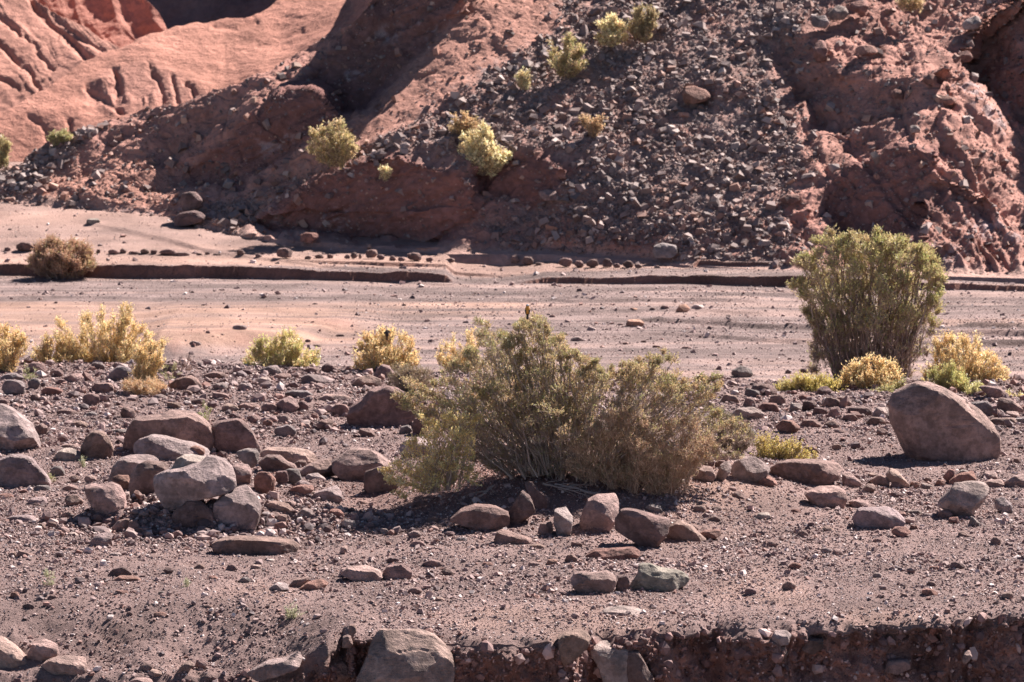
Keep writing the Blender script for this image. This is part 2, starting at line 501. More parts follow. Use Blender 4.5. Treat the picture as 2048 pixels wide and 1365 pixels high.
# ------------------------------------------------------------------ the hills
RIDGE_E = [(-400, 440), (-260, 400), (-100, 360), (0, 325), (50, 310), (100, 290), (160, 262), (230, 228), (300, 212), (340, 204), (400, 200),
           (450, 195), (480, 180), (520, 155), (570, 130), (600, 112), (660, 75), (700, 52), (725, 25), (745, -10), (790, -190), (2600, -190)]
STEEP = [   # (photo outline, which way the face looks, softness px)
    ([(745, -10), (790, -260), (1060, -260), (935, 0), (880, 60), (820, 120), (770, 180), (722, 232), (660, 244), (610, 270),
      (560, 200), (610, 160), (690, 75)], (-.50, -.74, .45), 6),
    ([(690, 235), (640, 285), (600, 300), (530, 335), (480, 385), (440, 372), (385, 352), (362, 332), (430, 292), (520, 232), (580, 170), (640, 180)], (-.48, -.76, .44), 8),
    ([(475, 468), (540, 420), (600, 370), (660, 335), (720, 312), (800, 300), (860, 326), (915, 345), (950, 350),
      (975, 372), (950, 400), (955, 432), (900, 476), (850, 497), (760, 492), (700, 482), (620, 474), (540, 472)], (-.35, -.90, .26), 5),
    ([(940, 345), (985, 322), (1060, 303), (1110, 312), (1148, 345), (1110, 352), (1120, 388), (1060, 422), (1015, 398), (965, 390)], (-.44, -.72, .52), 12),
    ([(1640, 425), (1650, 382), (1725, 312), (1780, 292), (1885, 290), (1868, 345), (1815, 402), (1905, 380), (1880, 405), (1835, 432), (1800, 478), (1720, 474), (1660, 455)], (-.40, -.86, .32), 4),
    ([(1560, 70), (1640, 55), (1690, 120), (1650, 165), (1760, 150), (1905, 120), (1905, 195), (1850, 205), (1780, 250), (1700, 245), (1640, 255), (1600, 205), (1580, 140)], (-.62, -.62, .48), 6),
    ([(1955, 60), (2048, -10), (2400, -150), (2450, 330), (2048, 255), (1990, 205), (1950, 175), (1930, 120)], (-.72, -.54, .44), 5),
    ([(1560, 432), (1645, 395), (1610, 455), (1572, 458)], (-.5, -.75, .43), 4),
    ([(1950, 300), (2000, 325), (2065, 395), (2070, 500), (2020, 450), (1985, 385)], (-.66, -.6, .45), 5),
    ([(1690, 260), (1760, 250), (1760, 275), (1700, 290), (1640, 275)], (-.5, -.72, .48), 4),
    ([(205, 285), (240, 250), (320, 222), (400, 226), (330, 268), (240, 292)], (-.35, -.62, .70), 6),
    ([(120, 378), (165, 362), (160, 384), (125, 390)], (-.4, -.8, .45), 4),
    ([(1380, 195), (1430, 150), (1470, 185), (1400, 225)], (-.5, -.6, .62), 6),
    ([(1470, 455), (1540, 405), (1500, 470), (1440, 490)], (-.45, -.65, .6), 8),
    ([(1870, 160), (1900, 150), (1880, 270), (1780, 290), (1830, 250)], (.45, -.45, .77), 6),
    ([(1885, 250), (1960, 180), (2060, 330), (2200, 520), (2100, 540), (1980, 400)], (.50, -.42, .76), 8),
    ([(1870, 350), (1960, 400), (2000, 500), (1850, 500), (1830, 450)], (.28, -.50, .82), 10),
]
P_TALUS = [(1200, -200), (1900, -200), (1650, 20), (1560, 85), (1540, 140), (1590, 230), (1600, 330), (1560, 420), (1610, 500), (1570, 535), (1330, 522),
           (1150, 497), (1000, 482), (960, 440), (1060, 424), (1150, 350), (1110, 305), (1060, 300), (985, 318), (900, 325), (800, 297), (720, 308), (640, 342),
           (560, 400), (500, 445), (470, 468), (380, 447), (420, 410), (560, 372), (640, 335), (800, 262), (900, 197), (1000, 132), (1100, 62)]
P_ORANGE = [(935, 0), (1060, -200), (1230, -200), (1190, 0), (1100, 60), (1000, 130), (900, 195), (800, 260), (700, 300), (620, 340), (480, 395), (380, 447), (-400, 420),
            (-400, 380), (200, 305), (300, 290), (362, 345), (470, 392), (600, 300), (722, 232), (880, 60)]
P_GREYLEFT = [(-400, 400), (-100, 365), (0, 325), (100, 290), (200, 260), (120, 320), (60, 375), (-50, 400)]
PALE = [[(1830, 505), (1880, 480), (1960, 495), (1920, 530), (1850, 535)], [(1930, 410), (2048, 470), (2048, 500), (1960, 470)], [(520, 290), (600, 270), (570, 300), (520, 312)],
        [(745, 50), (810, 60), (790, 95), (750, 85)], [(850, 52), (880, 55), (862, 78)], [(640, 440), (700, 420), (680, 470)], [(520, 440), (560, 420), (560, 460)],
        [(250, 425), (400, 408), (410, 420), (280, 440)], [(960, 130), (990, 140), (970, 150)], [(690, 150), (740, 145), (730, 165)], [(1900, 190), (1960, 180), (2040, 300), (1990, 270)]]
C_H_OR = np.array([.40, .205, .155]); C_H_RED = np.array([.37, .190, .150]); C_H_GREY = np.array([.27, .187, .163]); C_H_SHADE = np.array([.20, .098, .084]); C_H_PALE = np.array([.38, .29, .28])

def look_at(u, v):
    wu = u + 12 * fbm(u / 50, v / 50, oct=4, seed=201, gain=.6)
    wv = v + 10 * fbm(u / 50, v / 50, oct=4, seed=202, gain=.6)
    n = np.zeros(u.shape + (3,)) + np.array([.02, -.33, .94])
    n = mixc(n, np.array([.12, -.38, .92])[None, None], soft([(935, 0), (1060, -200), (1400, -200), (1100, 60), (800, 260), (620, 345), (480, 400), (600, 300), (722, 232), (880, 60)], u, v, 25))
    n = mixc(n, np.array([-.02, -.44, .90])[None, None], soft(P_TALUS, wu, wv, 14))
    n = mixc(n, np.array([-.02, -.46, .89])[None, None], sstep(1520, 1620, wu))
    for poly, d, w in STEEP:
        n = mixc(n, np.array(d)[None, None], soft(poly, wu, wv, w))
    flat = sstep(-2, 8, v - interp(FOOT, u))
    return mixc(n, np.array([0, -.08, 1.0])[None, None], flat)

def gullies(u, v, ang, scale, along, seed):
    ca, sa = math.cos(ang), math.sin(ang)
    p = (u * -sa + v * ca) / scale
    q = (u * ca + v * sa) / along
    p = p + .8 * fbm(u / (scale * 4), v / (scale * 4), oct=3, seed=seed + 9)
    return ridged(p, q, oct=3, seed=seed)

def solve_depth(us, vs, n, wt=None, outer=5, inner=30, eps=.3):
    """the surface whose faces look as n says: a robust fit of the gradients of log distance, which lets ledges break sharply"""
    U, V = np.meshgrid(us, vs)
    a, b, c = ray(U, V)
    wx, wz = a / b, c / b
    nw = np.minimum(n[..., 0] * wx + n[..., 1] + n[..., 2] * wz, -.06)
    nw1 = nw[:, :-1]; nw2 = nw[:-1]
    gu = -(n[:, :-1, 0] * np.diff(wx, axis=1)) / nw1
    gv = -(n[:-1, :, 2] * np.diff(wz, axis=0)) / nw2
    ny, nx = U.shape
    kx = 2 - 2 * np.cos(np.pi * np.arange(nx) / nx); ky = 2 - 2 * np.cos(np.pi * np.arange(ny) / ny)
    den = kx[None] + ky[:, None]; den[0, 0] = 1
    def prec(r):
        e = np.concatenate([r, r[:, ::-1]], 1); e = np.concatenate([e, e[::-1]], 0)
        f = np.fft.fft2(e)
        kk = 2 - 2 * np.cos(np.pi * np.arange(2 * nx) / nx); ll = 2 - 2 * np.cos(np.pi * np.arange(2 * ny) / ny)
        dd = kk[None] + ll[:, None]; dd[0, 0] = 1
        f /= dd; f[0, 0] = 0
        return np.fft.ifft2(f).real[:ny, :nx]
    def div(p, q):
        o = np.zeros((ny, nx))
        o[:, :-1] -= p; o[:, 1:] += p
        o[:-1] -= q; o[1:] += q
        return o
    x = np.zeros((ny, nx))
    if wt is None: wt = np.ones((ny, nx))
    tu = np.minimum(wt[:, :-1], wt[:, 1:]); tv = np.minimum(wt[:-1], wt[1:])
    wu = tu.copy(); wv = tv.copy()
    sc = np.median(np.abs(gv)) + 1e-12
    for it in range(outer):
        A = lambda y: div(wu * np.diff(y, axis=1), wv * np.diff(y, axis=0))
        r = div(wu * gu, wv * gv) - A(x)
        z = prec(r); p = z.copy(); rz = (r * z).sum()
        for k in range(inner):
            Ap = A(p)
            al = rz / ((p * Ap).sum() + 1e-30)
            x += al * p; r -= al * Ap
            z = prec(r); rz2 = (r * z).sum()
            p = z + rz2 / (rz + 1e-30) * p; rz = rz2
        eu = np.abs(np.diff(x, axis=1) - gu) / sc; ev = np.abs(np.diff(x, axis=0) - gv) / sc
        wu = tu * eps / (eu + eps); wv = tv * eps / (ev + eps)
    return x

def hill_weight(u, v):
    """faces count most, their rims may break, the air above the ridge counts nothing"""
    w = np.ones(u.shape)
    for poly, d, q in STEEP:
        e = edge_dist(poly, u, v); ins = inside(poly, u, v)
        w = np.where(ins & (e > 6), np.maximum(w, 5.0), w)
        w = np.where(e <= 8, np.minimum(w, .3), w)
    w = np.where(v < interp(RIDGE_E, u) - 6, .01, w)
    w = np.where(v > interp(FOOT, u) - 4, 6.0, w)
    return w

def grooves(u, v, lines):
    u = u + 5 * fbm(u / 18, v / 18, oct=3, seed=811)
    d = np.zeros(u.shape)
    for pts, w, a in lines:
        e = np.full(u.shape, 1e9)
        t0 = np.asarray(pts, float)
        for p, q in zip(t0[:-1], t0[1:]):
            pq = q - p
            t = np.clip(((u - p[0]) * pq[0] + (v - p[1]) * pq[1]) / (pq @ pq), 0, 1)
            e = np.minimum(e, np.hypot(u - p[0] - t * pq[0], v - p[1] - t * pq[1]))
        d = d - .45 * a * np.exp(-(e / (1.35 * w)) ** 2)
    return d

def build_hill(name, label, us, v0, v1, D0, lookf, colorf, dispf, nrow, back=12, weightf=None):
    nu = len(us)
    U = np.repeat(us[None], nrow, 0)
    T = np.linspace(0, 1, nrow)[:, None]
    V = v0[None] + T * (v1 - v0)[None]
    vs = np.arange(min(v1.min(), v0.min()) - 20, max(v0.max(), v1.max()) + 20, 2.0)
    vs = vs[::2]
    uu = us[::2]
    UU, VV = np.meshgrid(uu, vs)
    Lg = solve_depth(uu, vs, lookf(UU, VV), None if weightf is None else weightf(UU, VV))
    Lg = np.stack([np.interp(us, uu, row) for row in Lg])
    Ls = np.stack([np.interp(V[:, k], vs, Lg[:, k]) for k in range(nu)], 1)
    off = np.log(D0) - Ls[0]
    mean = off.mean()
    print(name, 'foot fit', off.min() - mean, off.max() - mean)
    Ls = Ls + mean + (off - mean)[None] * np.exp(-(V[0][None] - V) / 150.0)
    D = np.exp(Ls)
    x, y, z = at_y(U, V, D)
    P = np.stack([x, y, z], -1)
    # displace along the normal
    du = np.gradient(P, axis=1); dv = np.gradient(P, axis=0)
    nrm = np.cross(du, dv)
    nrm /= np.linalg.norm(nrm, axis=-1, keepdims=True) + 1e-9
    nrm *= np.sign(nrm[..., 2:3] + 1e-6)
    P = P + nrm * dispf(U, V, P)[..., None]
    Cc = colorf(U, V, P)
    # the far side of the crest falls away
    bk = [P[-1] + np.array([0, .35 * (i + 1), -.22 * (i + 1) ** 1.25]) for i in range(back)]
    sk = np.stack([P[0] + np.array([0, -.12 * (3 - i), -.25 * (3 - i)]) for i in range(3)])
    P2 = np.concatenate([sk, P, np.stack(bk)], 0)
    Cc = np.concatenate([np.repeat(Cc[:1], 3, 0), Cc, np.repeat(Cc[-1:], back, 0)], 0)
    o = mesh_obj(name, P2.reshape(-1, 3), grid_faces(*P2.shape[:2]), M_HILL, colors=Cc.reshape(-1, 3))
    tag(o, label, kind='structure')
    return U, V, P, D

us = np.arange(-520, 2500, 2.2)
foot = interp(FOOT, us)
tv = np.tan((foot + 9 - HV) / F)
D0 = np.maximum((H + .20) / tv * 0 + np.minimum((H + .20) / tv, (H + .20 + 9.15) / (tv + .10)), 80)
ker = np.hanning(81); ker /= ker.sum()
D0 = np.convolve(np.pad(D0, 40, 'edge'), ker, 'valid')
top = np.maximum(interp(RIDGE_E, us), -190)
top = top + 7 * fbm(us / 45, 0 * us, oct=3, seed=77) * (top > -100)

def front_disp(U, V, P):
    x, y, z = P[..., 0], P[..., 1], P[..., 2]
    tal = soft(P_TALUS, U, V, 16)
    red = sstep(1500, 1620, U)
    so = 1 - tal
    so = so * (1 - .45 * soft([(935, 0), (1060, -200), (1230, -200), (1190, 0), (1100, 60), (1000, 130), (900, 195), (800, 260), (700, 300), (722, 232), (880, 60)], U, V, 15))
    d = .12 * fbm(x * .55, y * .55, z * .9, oct=3, seed=300) * so
    d = d + so * (.045 * fbm(x * 2.2, y * 2.2, z * 2.6, oct=5, seed=301, gain=.58))
    # strata: ledges and broken blocks that climb to the right
    p = (z * .86 - x * .5) ; q = (x * .86 + z * .5)
    ox = fbm(x * .8, y * .8, z * .8, oct=3, seed=305)
    led = fbm(p * 2.6 + .5 * ox, q * .4, y * .25, oct=3, seed=306)
    d = d + so * (.055 - .022 * red) * np.tanh(led * 3.0)
    c1, c2, ci = cell(q * 1.15 + .4 * ox, y * .9 + .3 * ox, p * 2.3 + .3 * ox, seed=310)
    e = sstep(0, .10, c2 - c1)
    d = d + so * (.025 + .005 * red) * ci * e - so * .018 * (1 - e)
    c1, c2, ci = cell(q * 3.1, y * 2.6 + .3 * ox, p * 5.2, seed=320)
    e = sstep(0, .12, c2 - c1)
    d = d + so * (.015 + .012 * red) * ci * e
    d = d - .06 * np.clip(gullies(U, V, math.radians(68), 60, 500, 334), .2, 2) * red * (1 - tal)
    # rills run down the bare right slope
    g = gullies(U, V, math.radians(52), 34, 300, 330)
    rr = soft([(1880, 200), (1960, 170), (2400, 350), (2400, 560), (1800, 520), (1840, 420)], U, V, 20)
    d = d + .08 * g * rr
    d = d + tal * (.035 * fbm(x * 5, y * 5, z * 5, oct=3, seed=303) + .08 * fbm(x * .9, y * .9, z * .9, oct=2, seed=304))
    # fade in at the foot and at the crest
    f = sstep(interp(FOOT, U) + 9, interp(FOOT, U) - 14, V)
    return d * f - .03 * (1 - f)

def front_color(U, V, P):
    n = fbm(U / 40, V / 26, oct=4, seed=401)
    n2 = fbm(U / 11, V / 8, oct=3, seed=402)
    wu, wv = U + 14 * n, V + 10 * n2
    c = np.broadcast_to(C_H_RED, U.shape + (3,)) * (1 + .13 * n[..., None])
    c = mixc(c, C_H_OR[None, None] * (1 + .07 * n2[..., None]), soft(P_ORANGE, wu, wv, 10) * .96)
    c = mixc(c, C_H_GREY[None, None] * (1 + .15 * n2[..., None]), soft(P_TALUS, wu + 20 * n2, wv, 26) * np.clip(.72 + .5 * n - .5 * sstep(380, 500, V) * (U > 1000), 0, 1))
    c = mixc(c, C_H_GREY[None, None] * 1.25, soft(P_GREYLEFT, wu, wv, 14) * .7)
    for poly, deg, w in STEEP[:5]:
        c = mixc(c, C_H_SHADE[None, None] * (1 + .2 * n2[..., None]), soft(poly, U, V, 8) * .85)  # dark red rock, darkened further: the shade of these faces is painted in
    for poly in PALE:
        c = mixc(c, C_H_PALE[None, None], soft(poly, U + 14 * n2, V + 8 * n2, 10) * sstep(-.2, .4, n2) * .75)
    ft = sstep(interp(FOOT, U) - 22, interp(FOOT, U) + 2, V + 8 * n)
    c = mixc(c, C_PINK[None, None] * 1.1, ft * .8)
    return c

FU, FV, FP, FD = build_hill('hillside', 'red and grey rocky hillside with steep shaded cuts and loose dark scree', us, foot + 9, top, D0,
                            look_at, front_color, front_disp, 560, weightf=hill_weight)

# smooth orange hill behind the ridge
SIL_C = [(-400, 390), (-260, 330), (-100, 265), (0, 222), (60, 190), (100, 172), (170, 122), (200, 108), (240, 90), (290, 72), (330, 60), (380, 50), (420, 45),
         (490, 40), (520, 25), (545, 10), (590, -15), (700, -70), (860, -140)]
usC = np.arange(-700, 850, 2.2)
ridD = np.polyval(np.polyfit(usC / 500.0, np.interp(usC, us, FD[-1]), 3), usC / 500.0) + .6
botC = interp(RIDGE_E, usC) + 45
topC = interp(SIL_C, usC) + 2.5 * fbm(usC / 30, 0 * usC, oct=3, seed=79)
P_RILL = [(170, 190), (215, 140), (290, 120), (350, 140), (420, 200), (330, 212), (240, 230), (200, 220)]
def slopeC(u, v):
    n = np.zeros(u.shape + (3,)) + np.array([.05, -.36, .92])
    n = mixc(n, np.array([-.42, -.56, .70])[None, None], soft(P_RILL, u + 8 * fbm(u / 30, v / 30, oct=2, seed=503), v, 14))
    n = mixc(n, np.array([-.25, -.5, .8])[None, None], soft([(-60, 240), (30, 215), (150, 225), (200, 260), (60, 300), (-60, 300)], u, v, 18))
    return mixc(n, np.array([-.3, -.5, .8])[None, None], soft([(430, 60), (520, 40), (600, 60), (640, 20), (560, 40), (480, 30)], u, v, 10))
def dispC(U, V, P):
    g = gullies(U, V, math.radians(72), 30, 240, 520)
    m = soft(P_RILL, U, V, 24)
    return grooves(U, V, [([(228, 140), (236, 175), (238, 216)], 6, .22), ([(295, 128), (318, 160), (327, 205)], 5, .16), ([(340, 145), (348, 175), (352, 205)], 4, .12), ([(372, 160), (384, 185), (394, 206)], 4, .12),
        ([(175, 175), (200, 195), (240, 222)], 6, .16), ([(140, 238), (144, 270)], 4, .14), ([(430, 55), (480, 62), (510, 45)], 5, .10), ([(60, 230), (90, 250), (100, 285)], 5, .08), ([(520, 90), (560, 75), (600, 60)], 5, .06)]) \
        + .07 * fbm(P[..., 0] * .6, P[..., 1] * .6, P[..., 2] * .6, oct=4, seed=528) + .045 * g * m * sstep(-.3, .5, fbm(U / 60, V / 40, oct=2, seed=524)) + .035 * fbm(P[..., 0] * 1.1, P[..., 1] * 1.1, P[..., 2] * 1.1, oct=6, seed=530, gain=.55)
def colC(U, V, P):
    n = fbm(U / 60, V / 30, oct=4, seed=540)
    c = np.broadcast_to(C_H_OR * np.array([1.0, .93, .90]), U.shape + (3,)) * (1 + .08 * n[..., None])
    return mixc(c, C_H_RED[None, None] * 1.05, soft(P_RILL, U, V, 20) * .55)
build_hill('hill', 'smooth orange hill with short rain rills behind the rocky ridge', usC, botC, topC, ridD + 2.2, slopeC, colC, dispC, 300)

# hill at the far left, ribs running down to the right
usB = np.arange(-700, 330, 2.2)
SIL_B = [(-400, -250), (0, -70), (60, -5), (90, 12), (130, 30), (165, 52), (200, 74), (240, 98), (330, 150)]
cD = np.interp(usB, usC, ridD)
botB = interp(SIL_C, usB) + 40
topB = np.minimum(interp(SIL_B, usB) + 3 * fbm(usB / 20, 0 * usB, oct=2, seed=81), botB - 8)
def slopeB(u, v): return np.zeros(u.shape + (3,)) + np.array([.12, -.38, .91])
def dispB(U, V, P):
    return grooves(U, V, [([(50, -20), (75, 20), (120, 62), (178, 122)], 7, .30), ([(-80, 40), (0, 88), (55, 140), (82, 182)], 4, .15), ([(-40, 130), (10, 160), (40, 178)], 4, .12), ([(15, 40), (60, 85), (105, 140)], 3, .10), ([(100, 20), (150, 70), (205, 100)], 4, .14), ([(-60, -30), (0, 30), (40, 70)], 4, .12)]) + .05 * fbm(P[..., 0] * .7, P[..., 1] * .7, P[..., 2] * .7, oct=4, seed=568) + .012 * gullies(U, V, math.radians(50), 15, 260, 570) + .02 * fbm(P[..., 0] * 3, P[..., 1] * 3, P[..., 2] * 3, oct=3, seed=580)
def colB(U, V, P):
    n = fbm(U / 40, V / 30, oct=3, seed=590)
    return np.broadcast_to(C_H_OR * np.array([1.0, .96, .95]), U.shape + (3,)) * (1 + .07 * n[..., None])
build_hill('hill', 'pale orange hill with diagonal rain gullies in the far corner', usB, botB, topB, cD + 9, slopeB, colB, dispB, 260)

usD = np.arange(20, 352, 2.2)
SIL_D = [(20, -90), (180, -90), (250, -40), (275, -12), (300, 8), (318, 26), (330, 48), (340, 72), (352, 95)]
botD = interp(SIL_C, usD) + 50
topD = np.minimum(interp(SIL_D, usD), botD - 8)
def slopeD(u, v): return mixc(np.zeros(u.shape + (3,)) + np.array([-.2, -.5, .84]), np.array([-.7, -.55, .45])[None, None], sstep(230, 300, u))
def dispD(U, V, P): return .05 * gullies(U, V, math.radians(70), 60, 300, 610) + .06 * fbm(P[..., 0] * .8, P[..., 1] * .8, P[..., 2] * .8, oct=4, seed=613) + .04 * fbm(P[..., 0] * 2, P[..., 1] * 2, P[..., 2] * 2, oct=3, seed=611)
def colD(U, V, P): return np.broadcast_to(C_H_RED * np.array([1.15, 1.0, .95]), U.shape + (3,)) * (1 + .1 * fbm(U / 30, V / 30, oct=3, seed=612)[..., None])
build_hill('hill', 'dark red dome of rock behind the orange hill', usD, botD, topD, np.interp(usD, usC, ridD) + 16, slopeD, colD, dispD, 220)

usA = np.arange(100, 900, 3.0)
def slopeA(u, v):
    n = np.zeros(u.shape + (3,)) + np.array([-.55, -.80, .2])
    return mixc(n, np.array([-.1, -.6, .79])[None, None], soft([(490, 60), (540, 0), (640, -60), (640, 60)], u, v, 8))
def dispA(U, V, P): return .35 * fbm(P[..., 0] * .5, P[..., 1] * .5, P[..., 2] * .5, oct=4, seed=631)
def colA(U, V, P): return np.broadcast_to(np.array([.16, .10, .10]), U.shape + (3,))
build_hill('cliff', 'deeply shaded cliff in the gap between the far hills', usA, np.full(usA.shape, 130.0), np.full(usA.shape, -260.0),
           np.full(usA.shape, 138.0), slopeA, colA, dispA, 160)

# ------------------------------------------------------------------ loose stones nobody could count
rng = np.random.default_rng(11)
CUBE = np.array([(-1, -1, -1), (1, -1, -1), (1, 1, -1), (-1, 1, -1), (-1, -1, 1), (1, -1, 1), (1, 1, 1), (-1, 1, 1)], float)
CUBE_F = np.array([(0, 3, 2, 1), (4, 5, 6, 7), (0, 1, 5, 4), (1, 2, 6, 5), (2, 3, 7, 6), (3, 0, 4, 7)])
PAL_NEAR = np.array([(.26, .172, .155), (.32, .21, .186), (.18, .11, .10), (.37, .255, .225), (.27, .148, .12), (.13, .088, .085), (.56, .45, .41), (.26, .182, .168), (.22, .142, .13)])
PAL_SCREE = np.array([(.20, .140, .122), (.24, .172, .15), (.16, .110, .10), (.27, .19, .165), (.27, .155, .12), (.21, .145, .128), (.18, .125, .112), (.33, .25, .22)])

def rotm(n, tilt=0.5):
    a = rng.uniform(0, 2 * math.pi, n); b = rng.normal(0, tilt, n); c = rng.normal(0, tilt, n)
    ca, sa, cb, sb, cc, sc = np.cos(a), np.sin(a), np.cos(b), np.sin(b), np.cos(c), np.sin(c)
    Z = np.zeros(n); O = np.ones(n)
    A = np.stack([ca, -sa, Z, sa, ca, Z, Z, Z, O], -1).reshape(n, 3, 3)
    B = np.stack([O, Z, Z, Z, cb, -sb, Z, sb, cb], -1).reshape(n, 3, 3)
    Cm = np.stack([cc, Z, sc, Z, O, Z, -sc, Z, cc], -1).reshape(n, 3, 3)
    return A @ B @ Cm

_t = (1 + 5 ** .5) / 2
ICO = np.array([(-1, _t, 0), (1, _t, 0), (-1, -_t, 0), (1, -_t, 0), (0, -1, _t), (0, 1, _t), (0, -1, -_t), (0, 1, -_t), (_t, 0, -1), (_t, 0, 1), (-_t, 0, -1), (-_t, 0, 1)]) / 1.9
ICO_F = np.array([(0, 11, 5), (0, 5, 1), (0, 1, 7), (0, 7, 10), (0, 10, 11), (1, 5, 9), (5, 11, 4), (11, 10, 2), (10, 7, 6), (7, 1, 8),
                  (3, 9, 4), (3, 4, 2), (3, 2, 6), (3, 6, 8), (3, 8, 9), (4, 9, 5), (2, 4, 11), (6, 2, 10), (8, 6, 7), (9, 8, 1)])

def stones_mesh(name, label, pts, size, flat, pal, tilt=.4, mat=None, sink=.25, lumpy=False):
    n = len(pts)
    if lumpy:
        jit = ICO[None] * rng.uniform(.62, 1.08, (n, 12, 1)) + rng.normal(0, .06, (n, 12, 3))
        # cut one side flat so that the pieces look broken
        jit = np.where(np.abs(jit) > rng.uniform(.55, 1.0, (n, 1, 3)), np.sign(jit) * np.abs(jit) * .72, jit)
        sc = size[:, None] * np.stack([rng.uniform(.75, 1.35, n), rng.uniform(.6, 1.1, n), flat * rng.uniform(.7, 1.4, n)], -1) * .55
        v = np.einsum('nij,nkj->nki', rotm(n, tilt), jit * sc[:, None, :]) + pts[:, None, :]
        v[..., 2] += (sc[:, 2] * (1 - sink * 2))[:, None]
        f = (ICO_F[None] + 12 * np.arange(n)[:, None, None]).reshape(-1, 3)
        c = pal[rng.integers(0, len(pal), n)] * rng.uniform(.8, 1.2, (n, 1))
        o = mesh_obj(name, v.reshape(-1, 3), f, mat or M_PEBBLE, colors=np.repeat(c, 12, 0), smooth=False)
        tag(o, label, kind='stuff')
        return o
    jit = CUBE[None] * rng.uniform(.45, 1.0, (n, 8, 3))
    # wedge the top so that every chip is irregular
    jit[:, 4:, :2] *= rng.uniform(.45, .95, (n, 1, 2))
    sc = size[:, None] * np.stack([rng.uniform(.7, 1.3, n), rng.uniform(.6, 1.1, n), flat * rng.uniform(.6, 1.3, n)], -1) * .5
    v = jit * sc[:, None, :]
    v = np.einsum('nij,nkj->nki', rotm(n, tilt), v)
    v = v + pts[:, None, :]
    v[..., 2] += (sc[:, 2] * (1 - sink * 2))[:, None]
    f = (CUBE_F[None] + 8 * np.arange(n)[:, None, None]).reshape(-1, 4)
    c = pal[rng.integers(0, len(pal), n)] * rng.uniform(.8, 1.2, (n, 1))
    o = mesh_obj(name, v.reshape(-1, 3), f, mat or M_PEBBLE, colors=np.repeat(c, 8, 0), smooth=False)
    tag(o, label, kind='stuff')
    return o

def scatter(n, y0, y1, s=0.118):
    y = np.sqrt(rng.uniform(y0 ** 2, y1 ** 2, n))
    x = rng.uniform(-s, s, n) * y
    return x, y

# gravel on the terrace
x, y = scatter(430000, 52.9, 76.2)
k = y > lip_y(x) + .02
x, y = x[k], y[k]
dens = .55 + .45 * fbm(x * .6, y * .4, oct=3, seed=700)
k = rng.uniform(0, 1, len(x)) < np.clip(dens, .5, 1)
x, y = x[k], y[k]
sz = .010 * rng.pareto(2.6, len(x)) + .015
sz = np.clip(sz, .013, .07) * (.8 + .4 * sstep(-.3, .6, fbm(x * 1.1, y * .7, oct=3, seed=703)))
stones_mesh('gravel', 'fine angular gravel strewn all over the near ground', np.stack([x, y, terrain(x, y)], -1), sz, np.full(len(x), .6), PAL_NEAR)
# fist sized rubble: dense in the stone field, along the lip and round the boulders
x, y = scatter(24000, 53.2, 76.0)
v = v_of(y, 0 * y)
u = CU + F * x / y
p = .09 + .95 * sstep(890, 790, v) + .35 * sstep(650, 300, u) * (v > 850) * sstep(1160, 1060, v) + .6 * sstep(1230, 1290, v) * sstep(700, 500, u)
p = p * (.45 + .9 * sstep(-.6, .6, fbm(x * .9, y * .5, oct=3, seed=711)))
p = np.where((v > 930) & (v < 1230) & (u > 1350), p * .35, p)
k = (rng.uniform(0, 1, len(x)) < p) & (y > lip_y(x) + .1)
x, y = x[k], y[k]
sz = np.clip(.045 + .04 * rng.pareto(2.4, len(x)), .045, .20) * (.62 + .38 * sstep(960, 880, v_of(y, 0 * y)))
stones_mesh('rubble', 'fist sized angular stones lying thickly between the boulders', np.stack([x, y, terrain(x, y)], -1), sz, np.full(len(x), .55), PAL_NEAR * np.array([.95, .93, .93]), mat=M_PEBBLE, lumpy=True)
# thumb to palm sized stones, in drifts
x, y = scatter(60000, 52.9, 76.0)
v = v_of(y, 0 * y); u = CU + F * x / y
p = .25 + .55 * sstep(950, 600, u) + .5 * sstep(900, 800, v)
p = p * np.clip(.5 + 1.3 * fbm(x * 1.3, y * .7, oct=4, seed=721), .05, 1.3)
heap = np.exp(-((x + 3.2) / 1.5) ** 4) * sstep(57.9, 58.6, y) * sstep(62.5, 60.5, y)
k = (rng.uniform(0, 1, len(x)) < p + heap) & (y > lip_y(x) + .03)
x, y = x[k], y[k]
sz = np.clip(.026 + .012 * rng.pareto(2.4, len(x)), .024, .09)
stones_mesh('pebbles', 'thumb to palm sized broken stones lying in drifts on the near ground', np.stack([x, y, terrain(x, y)], -1), sz, np.full(len(x), .5), PAL_NEAR, lumpy=True)
x = -3.2 + rng.normal(0, .95, 1500); y = 59.75 + rng.normal(0, .42, 1500)
sz = np.clip(.04 + .03 * rng.pareto(2.0, 1500), .04, .16)
stones_mesh('heap_rubble', 'rubble on the shaded front of the left boulder heap', np.stack([x, y, terrain(x, y)], -1), sz, np.full(1500, .65), PAL_NEAR * .9, lumpy=True)
# pebbles of the river bed
x, y = scatter(85000, 75.0, 104)
z = terrain(x, y)
v = v_of(y, z)
st = fbm(x * .25, y * 2.0, oct=3, seed=72)
sandy = (v > 600) & (v < 695) & (CU + F * x / y < 700)
k = rng.uniform(0, 1, len(x)) < np.clip(.5 - .35 * st, .1, 1) * np.where(sandy, .22, 1) * np.where(y > 90.5, .35, 1)
x, y, z = x[k], y[k], z[k]
sz = np.clip(.018 + .014 * rng.pareto(2.6, len(x)), .015, .12)
stones_mesh('river_gravel', 'small stones scattered over the dry river bed', np.stack([x, y, z], -1), sz, np.full(len(x), .5), PAL_NEAR * 1.1)
